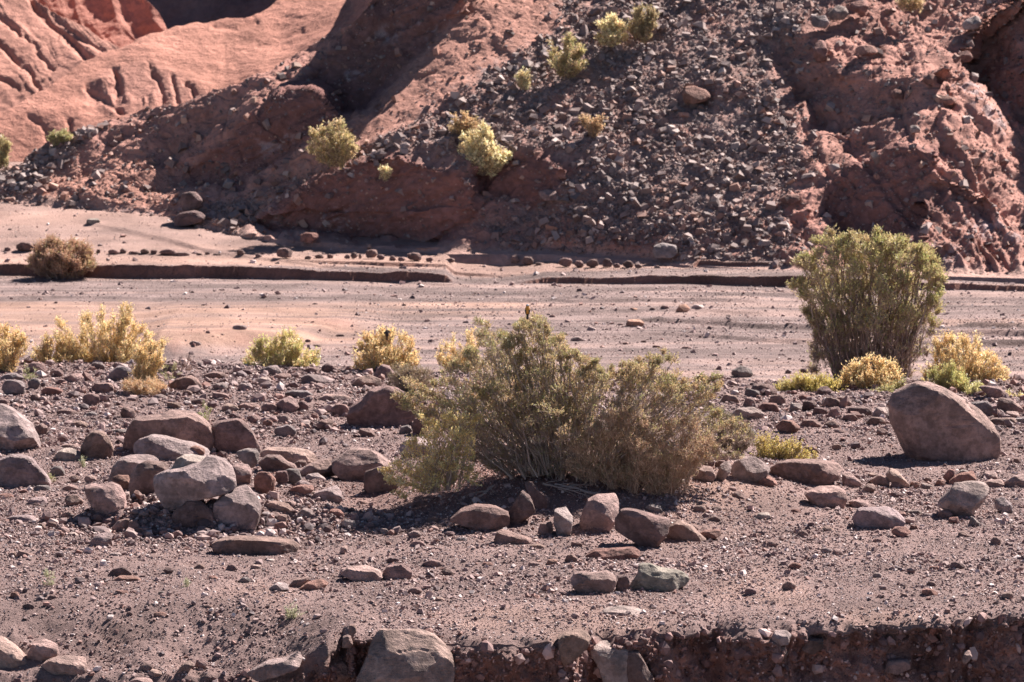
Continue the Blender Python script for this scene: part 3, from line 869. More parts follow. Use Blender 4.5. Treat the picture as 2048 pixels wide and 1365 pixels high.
# stones bedded in the gully wall
n = 11000
ri = rng.integers(3, nface - 30, n); ci = rng.integers(5, NC - 5, n)
wp = fv[ri, ci].copy()
wp[:, 1] -= .012
sz = np.clip(.02 + .022 * rng.pareto(1.9, n), .018, .14)
stones_mesh('bedded_stones', 'rounded stones sticking out of the red gully bank', wp, sz, np.full(n, .75), PAL_NEAR * np.array([.85, .72, .7]), tilt=1.2, sink=.5, lumpy=True)
# scree on the hillside
def hill_points(n, weight):
    ri = rng.integers(6, FP.shape[0] - 2, n * 4); ci = rng.integers(20, FP.shape[1] - 20, n * 4)
    w = weight(FU[ri, ci], FV[ri, ci])
    k = np.nonzero(rng.uniform(0, 1, len(ri)) < w)[0][:n]
    return FP[ri[k], ci[k]], FU[ri[k], ci[k]], FV[ri[k], ci[k]]
def w_scree(u, v):
    a = soft(P_TALUS, u, v, 16)
    steep = 0
    for poly, d, w in STEEP[:5]:
        steep = np.maximum(steep, soft(poly, u, v, 6))
    a = np.maximum(a, .45 * soft(P_TALUS, u + 30 * vnoise(u / 40, v / 40, seed=3), v + 30 * vnoise(u / 40, v / 40, seed=4), 60))
    a = a * np.clip(.75 + .6 * fbm(u / 70, v / 50, oct=3, seed=15), .25, 1)
    a = a * (1 - .9 * soft(P_ORANGE, u, v, 12) * (1 - soft(P_TALUS, u, v, 6)))
    return np.clip(a * (1 - .85 * steep) + .035 + .55 * soft(P_GREYLEFT, u, v, 18) + .08 * (u > 1560), 0, 1)
pts, pu, pv = hill_points(92000, w_scree)
sz = np.clip(.020 + .019 * rng.pareto(2.1, len(pts)), .018, .22)
stones_mesh('scree', 'loose dark grey scree covering the hillside', pts, sz, np.full(len(pts), .55), PAL_SCREE * 1.08, tilt=.5)
pts, pu, pv = hill_points(2600, lambda u, v: .5 * ((u < 1200) | (u > 1560)) * (1 - soft(P_TALUS, u, v, 10)))
sz = np.clip(.03 + .03 * rng.pareto(2.3, len(pts)), .03, .2)
stones_mesh('hill_rubble', 'reddish rubble lying on the bare slopes', pts, sz, np.full(len(pts), .6), np.array([(.33, .17, .125), (.27, .14, .105), (.38, .23, .17)]), tilt=.6)

# ------------------------------------------------------------------ rocks
_ico = {}
def ico(sub):
    if sub in _ico: return _ico[sub]
    import bmesh
    bm = bmesh.new()
    bmesh.ops.create_icosphere(bm, subdivisions=sub, radius=1)
    bm.verts.ensure_lookup_table()
    v = np.array([w.co[:] for w in bm.verts]); f = np.array([[w.index for w in p.verts] for p in bm.faces])
    bm.free()
    _ico[sub] = (v, f)
    return _ico[sub]

TONES = {  # base colours of the rock kinds, with the word a label may use
    'brown': (.235, .150, .128), 'mauve': (.275, .200, .182), 'pale': (.34, .26, .23), 'red': (.25, .135, .108), 'dark': (.165, .105, .095),
    'grey': (.215, .170, .158), 'green': (.25, .208, .172), 'pink': (.31, .205, .176), 'orange': (.40, .225, .155)}
LANDMARKS = []   # (photo u, v, phrase)
USED = {}

def unit_v(a): return a / np.linalg.norm(a)

def shape_rock(poly, D, dep, seed, cut, block=2.6, rough=.035):
    """a solid whose outline from the front is poly (photo pixels) at Y = D; dep: half depth in metres; cut: tilt of the top/front facets"""
    r = np.random.default_rng(seed)
    poly = np.asarray(poly, float)
    area = 0; cx = cy = 0
    for (x0, y0), (x1, y1) in zip(poly, np.roll(poly, -1, 0)):
        c = x0 * y1 - x1 * y0
        area += c; cx += (x0 + x1) * c; cy += (y0 + y1) * c
    cu, cv = cx / (3 * area), cy / (3 * area)
    big = max(np.ptp(poly[:, 0]), np.ptp(poly[:, 1]))
    sub = 5 if big > 110 else (4 if big > 34 else 3)
    V, Fc = ico(sub)
    th = np.linspace(-math.pi, math.pi, 241)
    rad = np.zeros(len(th))
    for i, a in enumerate(th):
        dx, dy = math.cos(a), -math.sin(a)
        best = 0
        for (x0, y0), (x1, y1) in zip(poly, np.roll(poly, -1, 0)):
            ex, ey = x1 - x0, y1 - y0
            den = dx * ey - dy * ex
            if abs(den) < 1e-9: continue
            t = ((x0 - cu) * ey - (y0 - cv) * ex) / den
            s = ((x0 - cu) * dy - (y0 - cv) * dx) / den
            if t > 0 and -1e-6 <= s <= 1 + 1e-6:
                best = max(best, t)
        rad[i] = best
    mpp = D / F * 1.005
    rad = np.convolve(np.concatenate([rad[-2:-1], rad, rad[1:2]]), np.array([.25, .5, .25]), 'valid')
    ph = np.arctan2(V[:, 2], V[:, 0])
    rho = np.hypot(V[:, 0], V[:, 2])
    k = 1 / (rho ** block + np.abs(V[:, 1]) ** block) ** (1 / block)
    Rr = np.interp(ph, th, rad) * mpp
    P = np.stack([Rr * rho * k * np.cos(ph), dep * V[:, 1] * k, Rr * rho * k * np.sin(ph)], -1)
    rmean = rad.mean() * mpp
    def slice_(n, d):
        n = np.asarray(n, float); n = n / np.linalg.norm(n)
        dd = P @ n
        ext = dd.max() * d
        over = dd > ext
        P[over] -= ((dd[over] - ext) * .97)[:, None] * n
    # facets: a top front bevel that catches the sun, a steep front, random chips
    ca, sa = lambda c: math.cos(math.radians(c)), lambda c: math.sin(math.radians(c))
    slice_((r.uniform(-.3, .3), r.uniform(-.25, .05), 1), r.uniform(.86, .95))
    if cut >= 43:        # flat lit top over a steep shaded front
        slice_((r.uniform(0, .35), -ca(min(cut + 20, 80)), sa(min(cut + 20, 80))), r.uniform(.56, .68))
        slice_((r.uniform(-.45, .2), -1, r.uniform(-.3, -.08)), r.uniform(.50, .62))
    elif cut >= 36:      # one broad face leaning back into grazing light
        slice_((r.uniform(-.05, .25), -ca(cut + 10), sa(cut + 10)), r.uniform(.48, .58))
        slice_((r.uniform(-.3, .3), -1, -.3), r.uniform(.68, .8))
    else:                # upright shaded front
        slice_((r.uniform(-.1, .3), -ca(cut + 26), sa(cut + 26)), r.uniform(.84, .93))
        slice_((r.uniform(-.45, .2), -1, r.uniform(-.15, .1)), r.uniform(.46, .62))
    slice_((1, r.uniform(-1.7, -1.1), r.uniform(.1, .7)), r.uniform(.80, .92))
    slice_((-1, r.uniform(-1.7, -1.1), r.uniform(-.2, .5)), r.uniform(.74, .9))
    slice_((r.uniform(.6, 1), -.55, 1), r.uniform(.80, .90))
    for _ in range(8 if block > 2.3 else 3):
        n = np.array([r.normal() * .6, -1.1, r.normal() * .6])
        slice_(n, r.uniform(.78, .95))
    o = r.uniform(0, 50, 3)
    q = P / rmean
    dn = fbm(q[:, 0] * 1.1 + o[0], q[:, 1] * 1.1 + o[1], q[:, 2] * 1.1 + o[2], oct=5, seed=seed % 97, gain=.55)
    nn = P / (np.linalg.norm(P, axis=1, keepdims=True) + 1e-9)
    P = P + nn * (dn * rough * rmean)[:, None]
    # chipped, layered surface
    ax = unit_v(r.normal(size=3) * np.array([.5, .5, 1]))
    lay = P @ ax / rmean
    st = vnoise(lay * 6 + o[0], q[:, 0] * .8 + o[1], q[:, 1] * .8, seed=seed % 83)
    P = P + nn * (np.tanh(st * 4) * .014 * rmean * min(1, rough / .04))[:, None]
    # a few cracks
    cr = ridged(q[:, 0] * .8 + o[2], q[:, 1] * .8 + o[0], q[:, 2] * .8 + o[1], oct=1, seed=seed % 89)
    P = P - nn * (sstep(.93, 1.0, cr) * .035 * rmean)[:, None]
    return P, Fc, cu, cv, sub

def rock(poly, label, tone='brown', name='stone', vb=None, lm=None, dep=None, cut=48, group=None, seed=None, block=3.3, rough=.04, D=None, lift=0, mul=1.0):
    poly = np.asarray(poly, float)
    w, h = np.ptp(poly[:, 0]), np.ptp(poly[:, 1])
    um, vm = poly[:, 0].mean(), poly[:, 1].max()
    if isinstance(D, str):
        D = float(lip_y(np.array([(um - CU) / F * 53.2]))[0]) - (.20 if name == 'boulder' else .12)
    if D is None:
        _, yf, _ = hit(um, vb if vb is not None else vm - .04 * h)
        depm = dep if dep is not None else min(max(w * .42, h * (.45 if cut < 43 else .75)), h * 1.2 + 6) * yf / F
        D = yf + depm * .75
    else:
        depm = dep if dep is not None else max(w * .42, h * .5) * D / F
    seed = seed if seed is not None else int(abs(um * 7 + vm * 13)) + 1
    P, Fc, cu, cv, sub = shape_rock(poly, D, depm, seed, cut, block, rough)
    X, Y, Z = at_y(cu, cv, D)
    me_o = mesh_obj(name, P, Fc, M_ROCK, smooth=True)
    me_o.data.set_sharp_from_angle(angle=math.radians(22 if sub < 5 else 16))
    me_o.location = (float(X), float(Y), float(Z) + lift)
    r = random.Random(seed)
    c = TONES[tone]
    f = r.uniform(.92, 1.1) * mul
    me_o.color = (c[0] * f, c[1] * f * r.uniform(.97, 1.03), c[2] * f * r.uniform(.96, 1.04), 1)
    tag(me_o, label, 'boulder' if name == 'boulder' else 'stone', group)
    USED[label] = USED.get(label, 0) + 1
    if lm: LANDMARKS.append((um, poly[:, 1].mean(), lm, max(w, h) / 2))
    ROCKS.append((um, poly[:, 1].mean(), max(w, h) / 2))
    return me_o
ROCKS = []
def Z(x0, y0, s, pts):
    return [(x0 + a / s, y0 + b / s) for a, b in pts]
Z1 = lambda p: Z(0, 700, 2.926, p)
Z2 = lambda p: Z(0, 1020, 2.926, p)
Z3 = lambda p: Z(660, 920, 2.4976, p)
Z4 = lambda p: Z(1380, 860, 2.7036, p)
Z5 = lambda p: Z(700, 580, 2.56, p)
Z6 = lambda p: Z(1450, 440, 2.6254, p)
ZH = lambda p: Z(0, 0, 2.437, p)
def blob(u, v, w, h, seed=0):
    """irregular angular outline: base centre (u, v), size w x h in photo pixels"""
    r = random.Random(seed or int(u * 31 + v * 17))
    n = r.choice([6, 7, 8])
    lean = r.uniform(-.3, .3)
    pts = []
    for i in range(n):
        a = 2 * math.pi * (i + r.uniform(-.25, .25)) / n
        k = r.uniform(.82, 1.12)
        x, y = math.cos(a) * k, math.sin(a) * k
        y = max(y, -.72)
        pts.append((u + (x + lean * y * .5) * w / 2, v - h / 2 - y * h / 2))
    return pts

B = 'boulder'
# --- left cluster
rock(Z1([(-70, 340), (0, 318), (60, 345), (120, 385), (180, 440), (215, 510), (240, 575), (245, 612), (150, 615), (60, 608), (0, 603), (-80, 600)]),
     'large pinkish grey boulder cut off by the left picture edge, sloping down to the right', 'mauve', B, lm='the sloping left edge boulder', cut=40, dep=.45)
rock(Z1([(-10, 640), (60, 615), (130, 612), (190, 640), (230, 690), (280, 740), (305, 790), (240, 808), (150, 812), (60, 802), (10, 795), (-30, 760), (-40, 690)]),
     'rounded mauve boulder with fluted right side, below the sloping left edge boulder', 'mauve', B, lm='the fluted mauve boulder', cut=30)
rock(Z1([(475, 560), (500, 510), (560, 470), (600, 475), (640, 520), (668, 580), (660, 620), (620, 650), (540, 655), (485, 640), (472, 600)]),
     'egg shaped brown boulder standing alone with its right side sunlit', 'brown', B, lm='the egg shaped boulder', cut=25)
rock(Z1([(715, 570), (740, 470), (780, 400), (870, 385), (940, 385), (1000, 362), (1080, 362), (1140, 368), (1190, 400), (1240, 450), (1255, 520), (1250, 600), (1100, 628), (900, 628), (720, 618)]),
     'widest dark brown boulder at the back of the left boulder heap, pitted on its right', 'brown', B, lm='the wide pitted boulder', cut=20, dep=.4, rough=.03)
rock(Z1([(780, 555), (820, 520), (890, 500), (960, 510), (1060, 535), (1130, 550), (1190, 575), (1230, 600), (1200, 655), (1060, 660), (960, 660), (860, 640), (790, 605)]),
     'long sunlit boulder lying directly before the wide pitted boulder', 'mauve', B, lm='the long sunlit boulder', cut=42)
rock(Z1([(1212, 500), (1240, 440), (1290, 410), (1350, 400), (1410, 405), (1450, 430), (1490, 490), (1520, 560), (1535, 600), (1500, 618), (1400, 620), (1330, 618), (1280, 595), (1235, 550)]),
     'smooth rounded brown boulder tapering to a point at lower right, topmost of the heap', 'brown', B, lm='the smooth tapering boulder', cut=18, rough=.02, block=2.2)
rock(Z1([(630, 775), (660, 680), (700, 640), (760, 622), (870, 610), (920, 625), (935, 650), (890, 700), (830, 740), (790, 780), (760, 800), (700, 800)]),
     'angular grey boulder with a flat white lit top, left in the heap', 'mauve', B, lm='the white topped boulder', cut=60)
rock(Z1([(755, 790), (770, 730), (810, 670), (870, 645), (940, 650), (985, 670), (990, 720), (960, 800), (900, 855), (800, 865), (760, 845)]),
     'round dark brown boulder wedged left of the big tilted slab', 'brown', B, lm='the wedged round boulder', cut=28, rough=.05, mul=.92)
rock(Z1([(1000, 700), (1030, 640), (1080, 615), (1150, 612), (1210, 622), (1240, 680), (1180, 740), (1060, 740)]),
     'flat pale slab peeping out behind the big tilted slab', 'pale', lm=None, cut=60, vb=1015)
rock(Z1([(897, 745), (960, 710), (1080, 690), (1180, 660), (1215, 620), (1270, 612), (1320, 640), (1370, 690), (1385, 760), (1385, 800), (1330, 835), (1210, 862), (1130, 895), (1060, 930), (980, 948), (950, 900), (915, 840)]),
     'big tilted mauve grey slab propped on a boulder, the most prominent of the heap', 'mauve', B, lm='the big tilted slab', cut=38, vb=1052, dep=.36, mul=1.12, block=3.4)
rock(Z1([(485, 800), (520, 790), (600, 795), (650, 775), (700, 800), (740, 860), (738, 930), (680, 960), (600, 990), (560, 940), (510, 870)]),
     'pinkish block with sunlit top at the lower left of the heap', 'pink', B, lm='the pinkish block', cut=46, vb=1038)
rock(Z1([(1250, 900), (1300, 850), (1380, 810), (1440, 800), (1500, 860), (1530, 920), (1515, 1000), (1500, 1075), (1400, 1085), (1280, 1065), (1248, 1000)]),
     'stout boulder with a cracked sunlit top holding up the tilted slab', 'mauve', B, lm='the cracked stout boulder', cut=44, block=3.2)
rock(Z1([(1235, 1130), (1300, 1105), (1400, 1095), (1500, 1100), (1620, 1105), (1700, 1115), (1755, 1145), (1760, 1168), (1650, 1188), (1500, 1205), (1400, 1210), (1300, 1195), (1240, 1182)]),
     'long low dark slab lying flat in front of the left boulder heap', 'brown', B, lm='the long low slab', cut=15, mul=.85)
rock(Z1([(990, 1000), (1010, 940), (1100, 890), (1200, 890), (1245, 940), (1250, 1045), (1150, 1075), (1020, 1055)]),
     'lump of dark red earth in shade under the tilted slab', 'dark', cut=10, rough=.12, vb=1062, mul=1.0)
rock(Z1([(1380, 600), (1430, 580), (1500, 580), (1520, 610), (1510, 660), (1480, 692), (1440, 672), (1400, 640)]), 'small dark grey stone under the point of the tapering boulder', 'grey', cut=20, vb=944)
rock(Z1([(1080, 600), (1110, 570), (1150, 560), (1195, 580), (1200, 610), (1120, 615)]), 'small reddish knob between the long and the tapering boulder', 'red', cut=30, vb=922)
rock(Z1([(1490, 750), (1520, 715), (1580, 720), (1610, 760), (1605, 830), (1570, 860), (1520, 850), (1490, 810)]), 'upright red brown rough stone right of the big tilted slab', 'red', B, lm='the upright red stone', cut=22, rough=.07)
rock(Z1([(1670, 705), (1700, 690), (1750, 700), (1768, 770), (1740, 800), (1690, 795)]), 'small square grey block right of the upright red stone', 'grey', lm='the square grey block', cut=20)
rock(Z1([(1600, 760), (1620, 710), (1680, 705), (1690, 770), (1640, 790)]), 'dark stone tucked left against the square grey block', 'dark', cut=35)
rock(Z1([(1520, 600), (1560, 575), (1680, 578), (1800, 590), (1840, 610), (1860, 645), (1800, 683), (1700, 670), (1600, 645), (1530, 628)]),
     'long flat pinkish slab behind the heap, right of the tapering boulder', 'pink', B, lm='the long pinkish slab', cut=45)
rock(Z1([(1510, 660), (1560, 615), (1640, 620), (1690, 660), (1750, 680), (1700, 712), (1620, 722), (1540, 708)]), 'dark faceted stone in front of the long pinkish slab', 'brown', cut=35, lm='the dark faceted stone')
rock(Z1([(1750, 715), (1800, 672), (1890, 645), (1945, 640), (1965, 740), (1900, 745), (1830, 725), (1770, 745)]), 'leaning brown slab rising to the right beside the shrub side boulder', 'brown', cut=42)
rock(Z1([(1770, 765), (1800, 730), (1860, 722), (1910, 760), (1880, 772), (1800, 772)]), 'pale domed stone under the leaning brown slab', 'pale', cut=50)
rock(Z1([(1935, 650), (1990, 620), (2060, 580), (2150, 575), (2230, 620), (2290, 660), (2300, 720), (2200, 765), (2100, 775), (2000, 758), (1945, 715)]),
     'broad pinkish brown boulder left of the yellowish shrub, low and rounded', 'pink', B, lm='the broad pinkish boulder', cut=38)
rock(Z1([(1820, 850), (1860, 830), (1970, 795), (2000, 830), (2008, 880), (1980, 898), (1880, 902)]), 'flat angular stone with sharp lit peak before the broad pinkish boulder', 'mauve', lm='the sharp peaked stone', cut=48)
rock(Z1([(1690, 852), (1700, 810), (1760, 790), (1830, 795), (1840, 820), (1800, 852), (1730, 862)]), 'thin red slab leaning left of the sharp peaked stone', 'red', cut=30)
rock(Z1([(375, 882), (390, 850), (450, 850), (490, 885), (470, 918), (400, 922)]), 'small brown block left of the pinkish block', 'brown', cut=40)
rock(Z1([(305, 645), (340, 592), (400, 570), (470, 600), (480, 655), (400, 660), (330, 655)]), 'pale sloping slab half buried left of the egg shaped boulder', 'pale', cut=60)
rock(Z1([(650, 755), (700, 725), (750, 735), (765, 790), (750, 838), (700, 825)]), 'rough reddish stone above the pinkish block', 'red', cut=42, rough=.08)
rock(Z1([(1360, 680), (1400, 665), (1450, 670), (1475, 710), (1465, 800), (1400, 800), (1375, 740)]), 'pale stone directly right of the big tilted slab', 'pink', cut=50)
rock(Z1([(1535, 902), (1600, 885), (1690, 900), (1725, 940), (1700, 968), (1640, 955), (1560, 935)]), 'flat brown stone right of the cracked stout boulder', 'brown', cut=45)
rock(Z1([(1730, 962), (1780, 925), (1830, 940), (1838, 988), (1800, 995)]), 'grey stone with slanting lit top, fifth from the stout boulder', 'mauve', cut=50)
rock(Z1([(1600, 1042), (1630, 962), (1680, 965), (1675, 1012), (1640, 1048)]), 'small upright stone in shade right of the cracked stout boulder', 'brown', cut=25)
rock(Z1([(515, 1132), (560, 1087), (640, 1065), (665, 1080), (650, 1122), (600, 1162), (540, 1158)]), 'grey wedge shaped slab below the pinkish block', 'mauve', cut=50, lm='the grey wedge slab')
rock(Z1([(645, 1052), (690, 1000), (760, 985), (750, 1042), (720, 1078)]), 'leaning brown stone in shade right of the grey wedge slab', 'brown', cut=30)
rock(Z1([(745, 1052), (760, 1000), (800, 990), (840, 1082), (780, 1084)]), 'pointed brown stone in the deep shade below the tilted slab', 'brown', cut=15)
for (cx, yb, w, h, tn, lb) in [
    (238, 1065, 65, 55, 'brown', 'round little stone paired with another, left of the grey wedge slab'),
    (303, 1060, 60, 60, 'brown', 'right hand one of two round little stones at far left'),
    (375, 1090, 75, 60, 'pink', 'pink topped cobble just left of the grey wedge slab'),
    (425, 1102, 75, 35, 'pale', 'small pale flat stone touching the pink topped cobble'),
    (245, 838, 120, 50, 'grey', 'flat grey stone lying right below the fluted mauve boulder'),
    (225, 920, 130, 60, 'mauve', 'low grey slab between the fluted boulder and the pinkish block'),
    (130, 1020, 180, 50, 'mauve', 'low flat slab at far left below the fluted boulder'),
    (395, 1000, 80, 60, 'brown', 'dark cobble in shade left of the pinkish block'),
    (135, 850, 55, 35, 'red', 'tiny red cobble under the fluted mauve boulder'),
    (230, 515, 120, 80, 'brown', 'dark brown stone in the shadow right of the left edge boulder'),
    (370, 552, 75, 52, 'brown', 'round brown cobble left above the egg shaped boulder'),
    (465, 468, 115, 50, 'brown', 'box shaped stone above the egg shaped boulder'),
    (400, 590, 120, 40, 'brown', 'low brown stone behind the pale sloping slab'),
    (745, 412, 100, 82, 'brown', 'dark cube shaped stone left above the wide pitted boulder'),
    (530, 342, 112, 90, 'brown', 'upright dark block in the stone field above the egg shaped boulder'),
    (1020, 362, 90, 62, 'brown', 'small dark block peeping over the wide pitted boulder'),
    (600, 268, 160, 80, 'brown', 'peaked dark stone behind the upright dark block'),
    (755, 282, 100, 45, 'pink', 'flat stone with lit top near the orange dry grass'),
    (935, 302, 95, 45, 'mauve', 'low grey stone right of the orange dry grass'),
    (1090, 258, 190, 105, 'brown', 'broad brown rock sloping right, right of the front yellow shrub'),
    (1097, 278, 70, 42, 'brown', 'little block in front of the broad sloping rock'),
    (1290, 252, 110, 62, 'mauve', 'pointed grey stone right of the broad sloping rock'),
    (1440, 252, 100, 62, 'pale', 'pale rounded stone in the field right of the pointed grey stone'),
    (1575, 382, 100, 72, 'brown', 'dark front block attached to the pale tent shaped slab'),
    (1680, 385, 130, 110, 'pink', 'pale tent shaped slab in the stone field left of the shrub'),
    (1745, 296, 160, 62, 'grey', 'dark grey shelf like slab above the pale tent shaped slab'),
    (1770, 368, 80, 74, 'brown', 'small dark cube right of the pale tent shaped slab'),
    (1950, 308, 220, 46, 'pink', 'very long flat slab reaching towards the yellow shrubs'),
    (1985, 402, 120, 90, 'brown', 'squat dark block left of the dark round boulder'),
    (1340, 374, 110, 62, 'pink', 'pink box shaped stone behind the smooth tapering boulder'),
    (1460, 368, 130, 60, 'pink', 'pink flat stone between the box stone and the tent slab'),
    (1575, 160, 140, 70, 'pale', 'pale pointed rock in front of the middle yellow shrub'),
    (1445, 158, 80, 48, 'dark', 'dark stone at the left foot of the middle yellow shrub'),
    (1655, 185, 115, 48, 'pink', 'box shaped stone right below the middle yellow shrub'),
    (1820, 152, 115, 50, 'brown', 'flat topped block right of the middle yellow shrub'),
    (1925, 152, 90, 72, 'dark', 'rough dark stone farther right of the middle yellow shrub'),
    (1845, 212, 240, 66, 'mauve', 'long pale sloping slab below the flat topped block'),
    (1545, 215, 90, 62, 'mauve', 'grey cobble under the pale pointed rock'),
    (80, 284, 165, 125, 'grey', 'dark grey boulder with pale pointed top near the left edge'),
    (70, 192, 150, 58, 'grey', 'smooth grey slab behind the dark grey pointed boulder'),
    (330, 172, 100, 62, 'dark', 'dark rounded rock left of the front yellow shrub'),
    (430, 206, 150, 72, 'pink', 'pale pink slab sloping down right from the dark rounded rock'),
    (710, 200, 150, 112, 'grey', 'large dark grey rock with lit crest beside the front yellow shrub'),
    (985, 142, 90, 72, 'dark', 'dark rock right behind the front yellow shrub'),
    (1120, 194, 66, 60, 'dark', 'dark cobble above the broad sloping rock'),
    (1260, 182, 140, 52, 'brown', 'lumpy brown rock on the edge of the stone field'),
    (200, 244, 70, 84, 'grey', 'upright grey stone right of the dark grey pointed boulder'),
    (205, 316, 62, 66, 'brown', 'small brown block under the upright grey stone'),
    (300, 276, 140, 58, 'red', 'low reddish mound of rock in the left stone field'),
    (390, 392, 140, 42, 'brown', 'flat brown slab left of the upright dark block'),
    (315, 436, 90, 32, 'brown', 'flat dark stone between the left edge boulder and the box stone'),
    (570, 128, 90, 60, 'grey', 'grey rock at the foot of the largest yellow shrub'),
]:
    big = w * h > 9000
    rock(Z1(blob(cx, yb, w, h)), lb, tn, B if big else 'stone', cut=45 if tn in ('pale', 'pink', 'mauve') else 30, seed=int(cx * 3 + yb))
LANDMARKS += [(260, 805, 'the upright dark block', 18), (372, 770, 'the broad sloping rock', 30), (560, 815, 'the tent shaped slab', 22), (540, 745, 'the pale pointed rock', 25),
              (242, 750, 'the lit crested grey rock', 25), (27, 775, 'the dark grey pointed boulder', 28)]
# --- round the shrub
rock(Z5([(-20, 650), (0, 600), (60, 560), (110, 500), (180, 490), (240, 500), (300, 540), (325, 580), (345, 650), (270, 705), (180, 718), (60, 705), (-10, 690)]),
     'large dark rounded boulder left behind the central shrub', 'brown', B, lm='the dark rounded boulder', cut=22, mul=.95, rough=.05)
rock(Z5([(10, 480), (40, 450), (100, 435), (160, 460), (160, 490), (60, 500)]), 'flat brown stone above the dark rounded boulder', 'brown', cut=40)
rock(Z5([(110, 455), (140, 400), (165, 383), (205, 388), (228, 450), (170, 460)]), 'pinkish stone at the foot of the round yellow shrub', 'pink', cut=35)
rock(Z5([(75, 935), (150, 905), (230, 920), (255, 1000), (205, 1055), (100, 1055), (72, 1005)]), 'dark block in the shade of the yellow green shrub', 'brown', B, cut=20, mul=.8)
rock(Z5([(315, 705), (330, 660), (380, 640), (405, 700), (375, 755), (330, 745)]), 'dark reddish stone right below the dark rounded boulder', 'brown', cut=20, mul=.8)
rock(Z5([(250, 740), (260, 700), (300, 690), (320, 720), (300, 745)]), 'small grey stone left of the dark reddish stone', 'grey', cut=35)
rock(Z5([(250, 810), (280, 770), (380, 752), (430, 790), (410, 865), (270, 870)]), 'stone with bright flat top behind the yellow green shrub', 'pale', cut=55)
rock(Z3([(590, 305), (650, 250), (720, 225), (830, 232), (895, 265), (900, 310), (870, 368), (800, 364), (700, 334)]),
     'long dark rounded slab in shade before the central shrub', 'brown', B, lm='the long dark shade slab', cut=15, mul=.85)
rock(Z3([(905, 240), (960, 150), (1000, 180), (1030, 260), (960, 312), (905, 338), (865, 300)]), 'dark slanted block, left one of a split pair under the shrub', 'dark', B, lm='the split dark pair', cut=15)
rock(Z3([(965, 110), (1010, 108), (1040, 155), (1095, 190), (1090, 235), (1050, 262), (1015, 215)]), 'dark slanted block, right one of a split pair under the shrub', 'dark', B, cut=12)
rock(Z3([(1122, 250), (1180, 240), (1215, 290), (1200, 398), (1130, 374), (1115, 310)]), 'narrow upright pale stone with striped face before the shrub', 'pale', lm='the narrow pale stone', cut=46, block=3.5)
rock(Z3([(1285, 205), (1330, 177), (1430, 170), (1445, 220), (1440, 285), (1400, 345), (1290, 378), (1245, 332), (1255, 290)]),
     'angular pinkish block with lit striped top, tallest in front of the shrub', 'pink', B, lm='the striped pinkish block', cut=50, block=3.6)
rock(Z3([(1420, 300), (1460, 240), (1530, 250), (1620, 275), (1700, 300), (1692, 360), (1630, 448), (1540, 425), (1425, 355)]),
     'dark tilted rectangular block right of the striped pinkish block', 'brown', B, lm='the dark tilted block', cut=8, mul=.85, block=3.6, rough=.02)
rock(Z3([(1690, 330), (1740, 300), (1810, 330), (1860, 380), (1885, 402), (1800, 420), (1720, 402), (1670, 380)]), 'dark triangular stone right of the dark tilted block', 'brown', B, cut=15, mul=.85, lm='the dark triangular stone')
rock(Z3([(1830, 375), (1870, 352), (1950, 350), (1955, 377), (1900, 402), (1860, 395)]), 'small reddish flat stone at the tip of the dark triangular stone', 'red', cut=30)
rock(Z3([(1575, 240), (1600, 222), (1650, 228), (1662, 262), (1620, 275)]), 'grey cobble on the sand above the dark tilted block', 'grey', cut=45)
rock(Z3([(1780, 320), (1830, 325), (1845, 350), (1820, 365), (1790, 350)]), 'sliver of brown rock behind the dark triangular stone', 'brown', cut=30)
rock(Z3([(812, 428), (830, 362), (860, 348), (930, 370), (1010, 395), (1012, 428), (880, 434)]), 'low wedge shaped stone left of the narrow pale stone', 'brown', B, cut=48, lm='the low wedge stone')
rock(Z3([(1035, 370), (1050, 315), (1110, 310), (1115, 360), (1080, 385)]), 'shaded stone between the wedge stone and the narrow pale stone', 'brown', cut=25, mul=.8)
rock(Z3([(1275, 484), (1320, 450), (1430, 445), (1520, 440), (1555, 465), (1540, 494), (1430, 504), (1330, 504)]), 'flat knobbly red brown rock below the dark tilted block', 'red', B, cut=40, lm='the flat knobbly rock', rough=.08)
rock(Z3([(1197, 612), (1225, 560), (1290, 565), (1390, 555), (1430, 585), (1435, 622), (1390, 683), (1290, 673), (1220, 645)]),
     'red brown boulder in the open foreground, left of the greenish boulder', 'pink', B, lm='the open red boulder', cut=44, rough=.06)
rock(Z3([(1425, 650), (1440, 585), (1490, 575), (1500, 620), (1475, 670)]), 'small dark stone squeezed between the red and the greenish boulder', 'dark', cut=25)
rock(Z3([(1495, 640), (1530, 575), (1545, 520), (1600, 518), (1660, 545), (1760, 560), (1797, 592), (1770, 628), (1680, 658), (1530, 664)]),
     'greenish grey boulder with rough pitted face in the open foreground', 'green', B, lm='the greenish boulder', cut=40, rough=.08)
rock(Z3([(42, 568), (90, 535), (180, 530), (260, 560), (268, 592), (220, 614), (120, 604)]), 'flat pale brown slab, left one of a pair in the foreground', 'pink', B, lm='the flat pale slab', cut=62)
rock(Z3([(262, 560), (290, 525), (370, 522), (410, 555), (408, 592), (340, 606), (270, 604)]), 'rounded dark stone touching the flat pale slab', 'brown', cut=30)
rock(Z3([(53, 328), (75, 295), (125, 305), (132, 335), (90, 347)]), 'pale cobble in the sun left of the shrub shadow', 'pale', cut=50)
rock(Z3([(458, 518), (510, 497), (557, 510), (545, 537), (480, 533)]), 'dark flat stone alone under the shrub shadow', 'brown', cut=30)
rock(Z3([(1168, 508), (1185, 475), (1215, 470), (1242, 497), (1225, 517)]), 'domed brown cobble left of the flat knobbly rock', 'brown', cut=30)
rock(Z3([(270, 508), (300, 487), (345, 492), (345, 515)]), 'small dark chip above the rounded dark stone', 'dark', cut=30)
rock(Z3([(760, 533), (765, 512), (810, 512), (815, 533)]), 'little red block, first in a line of small stones', 'red', cut=40)
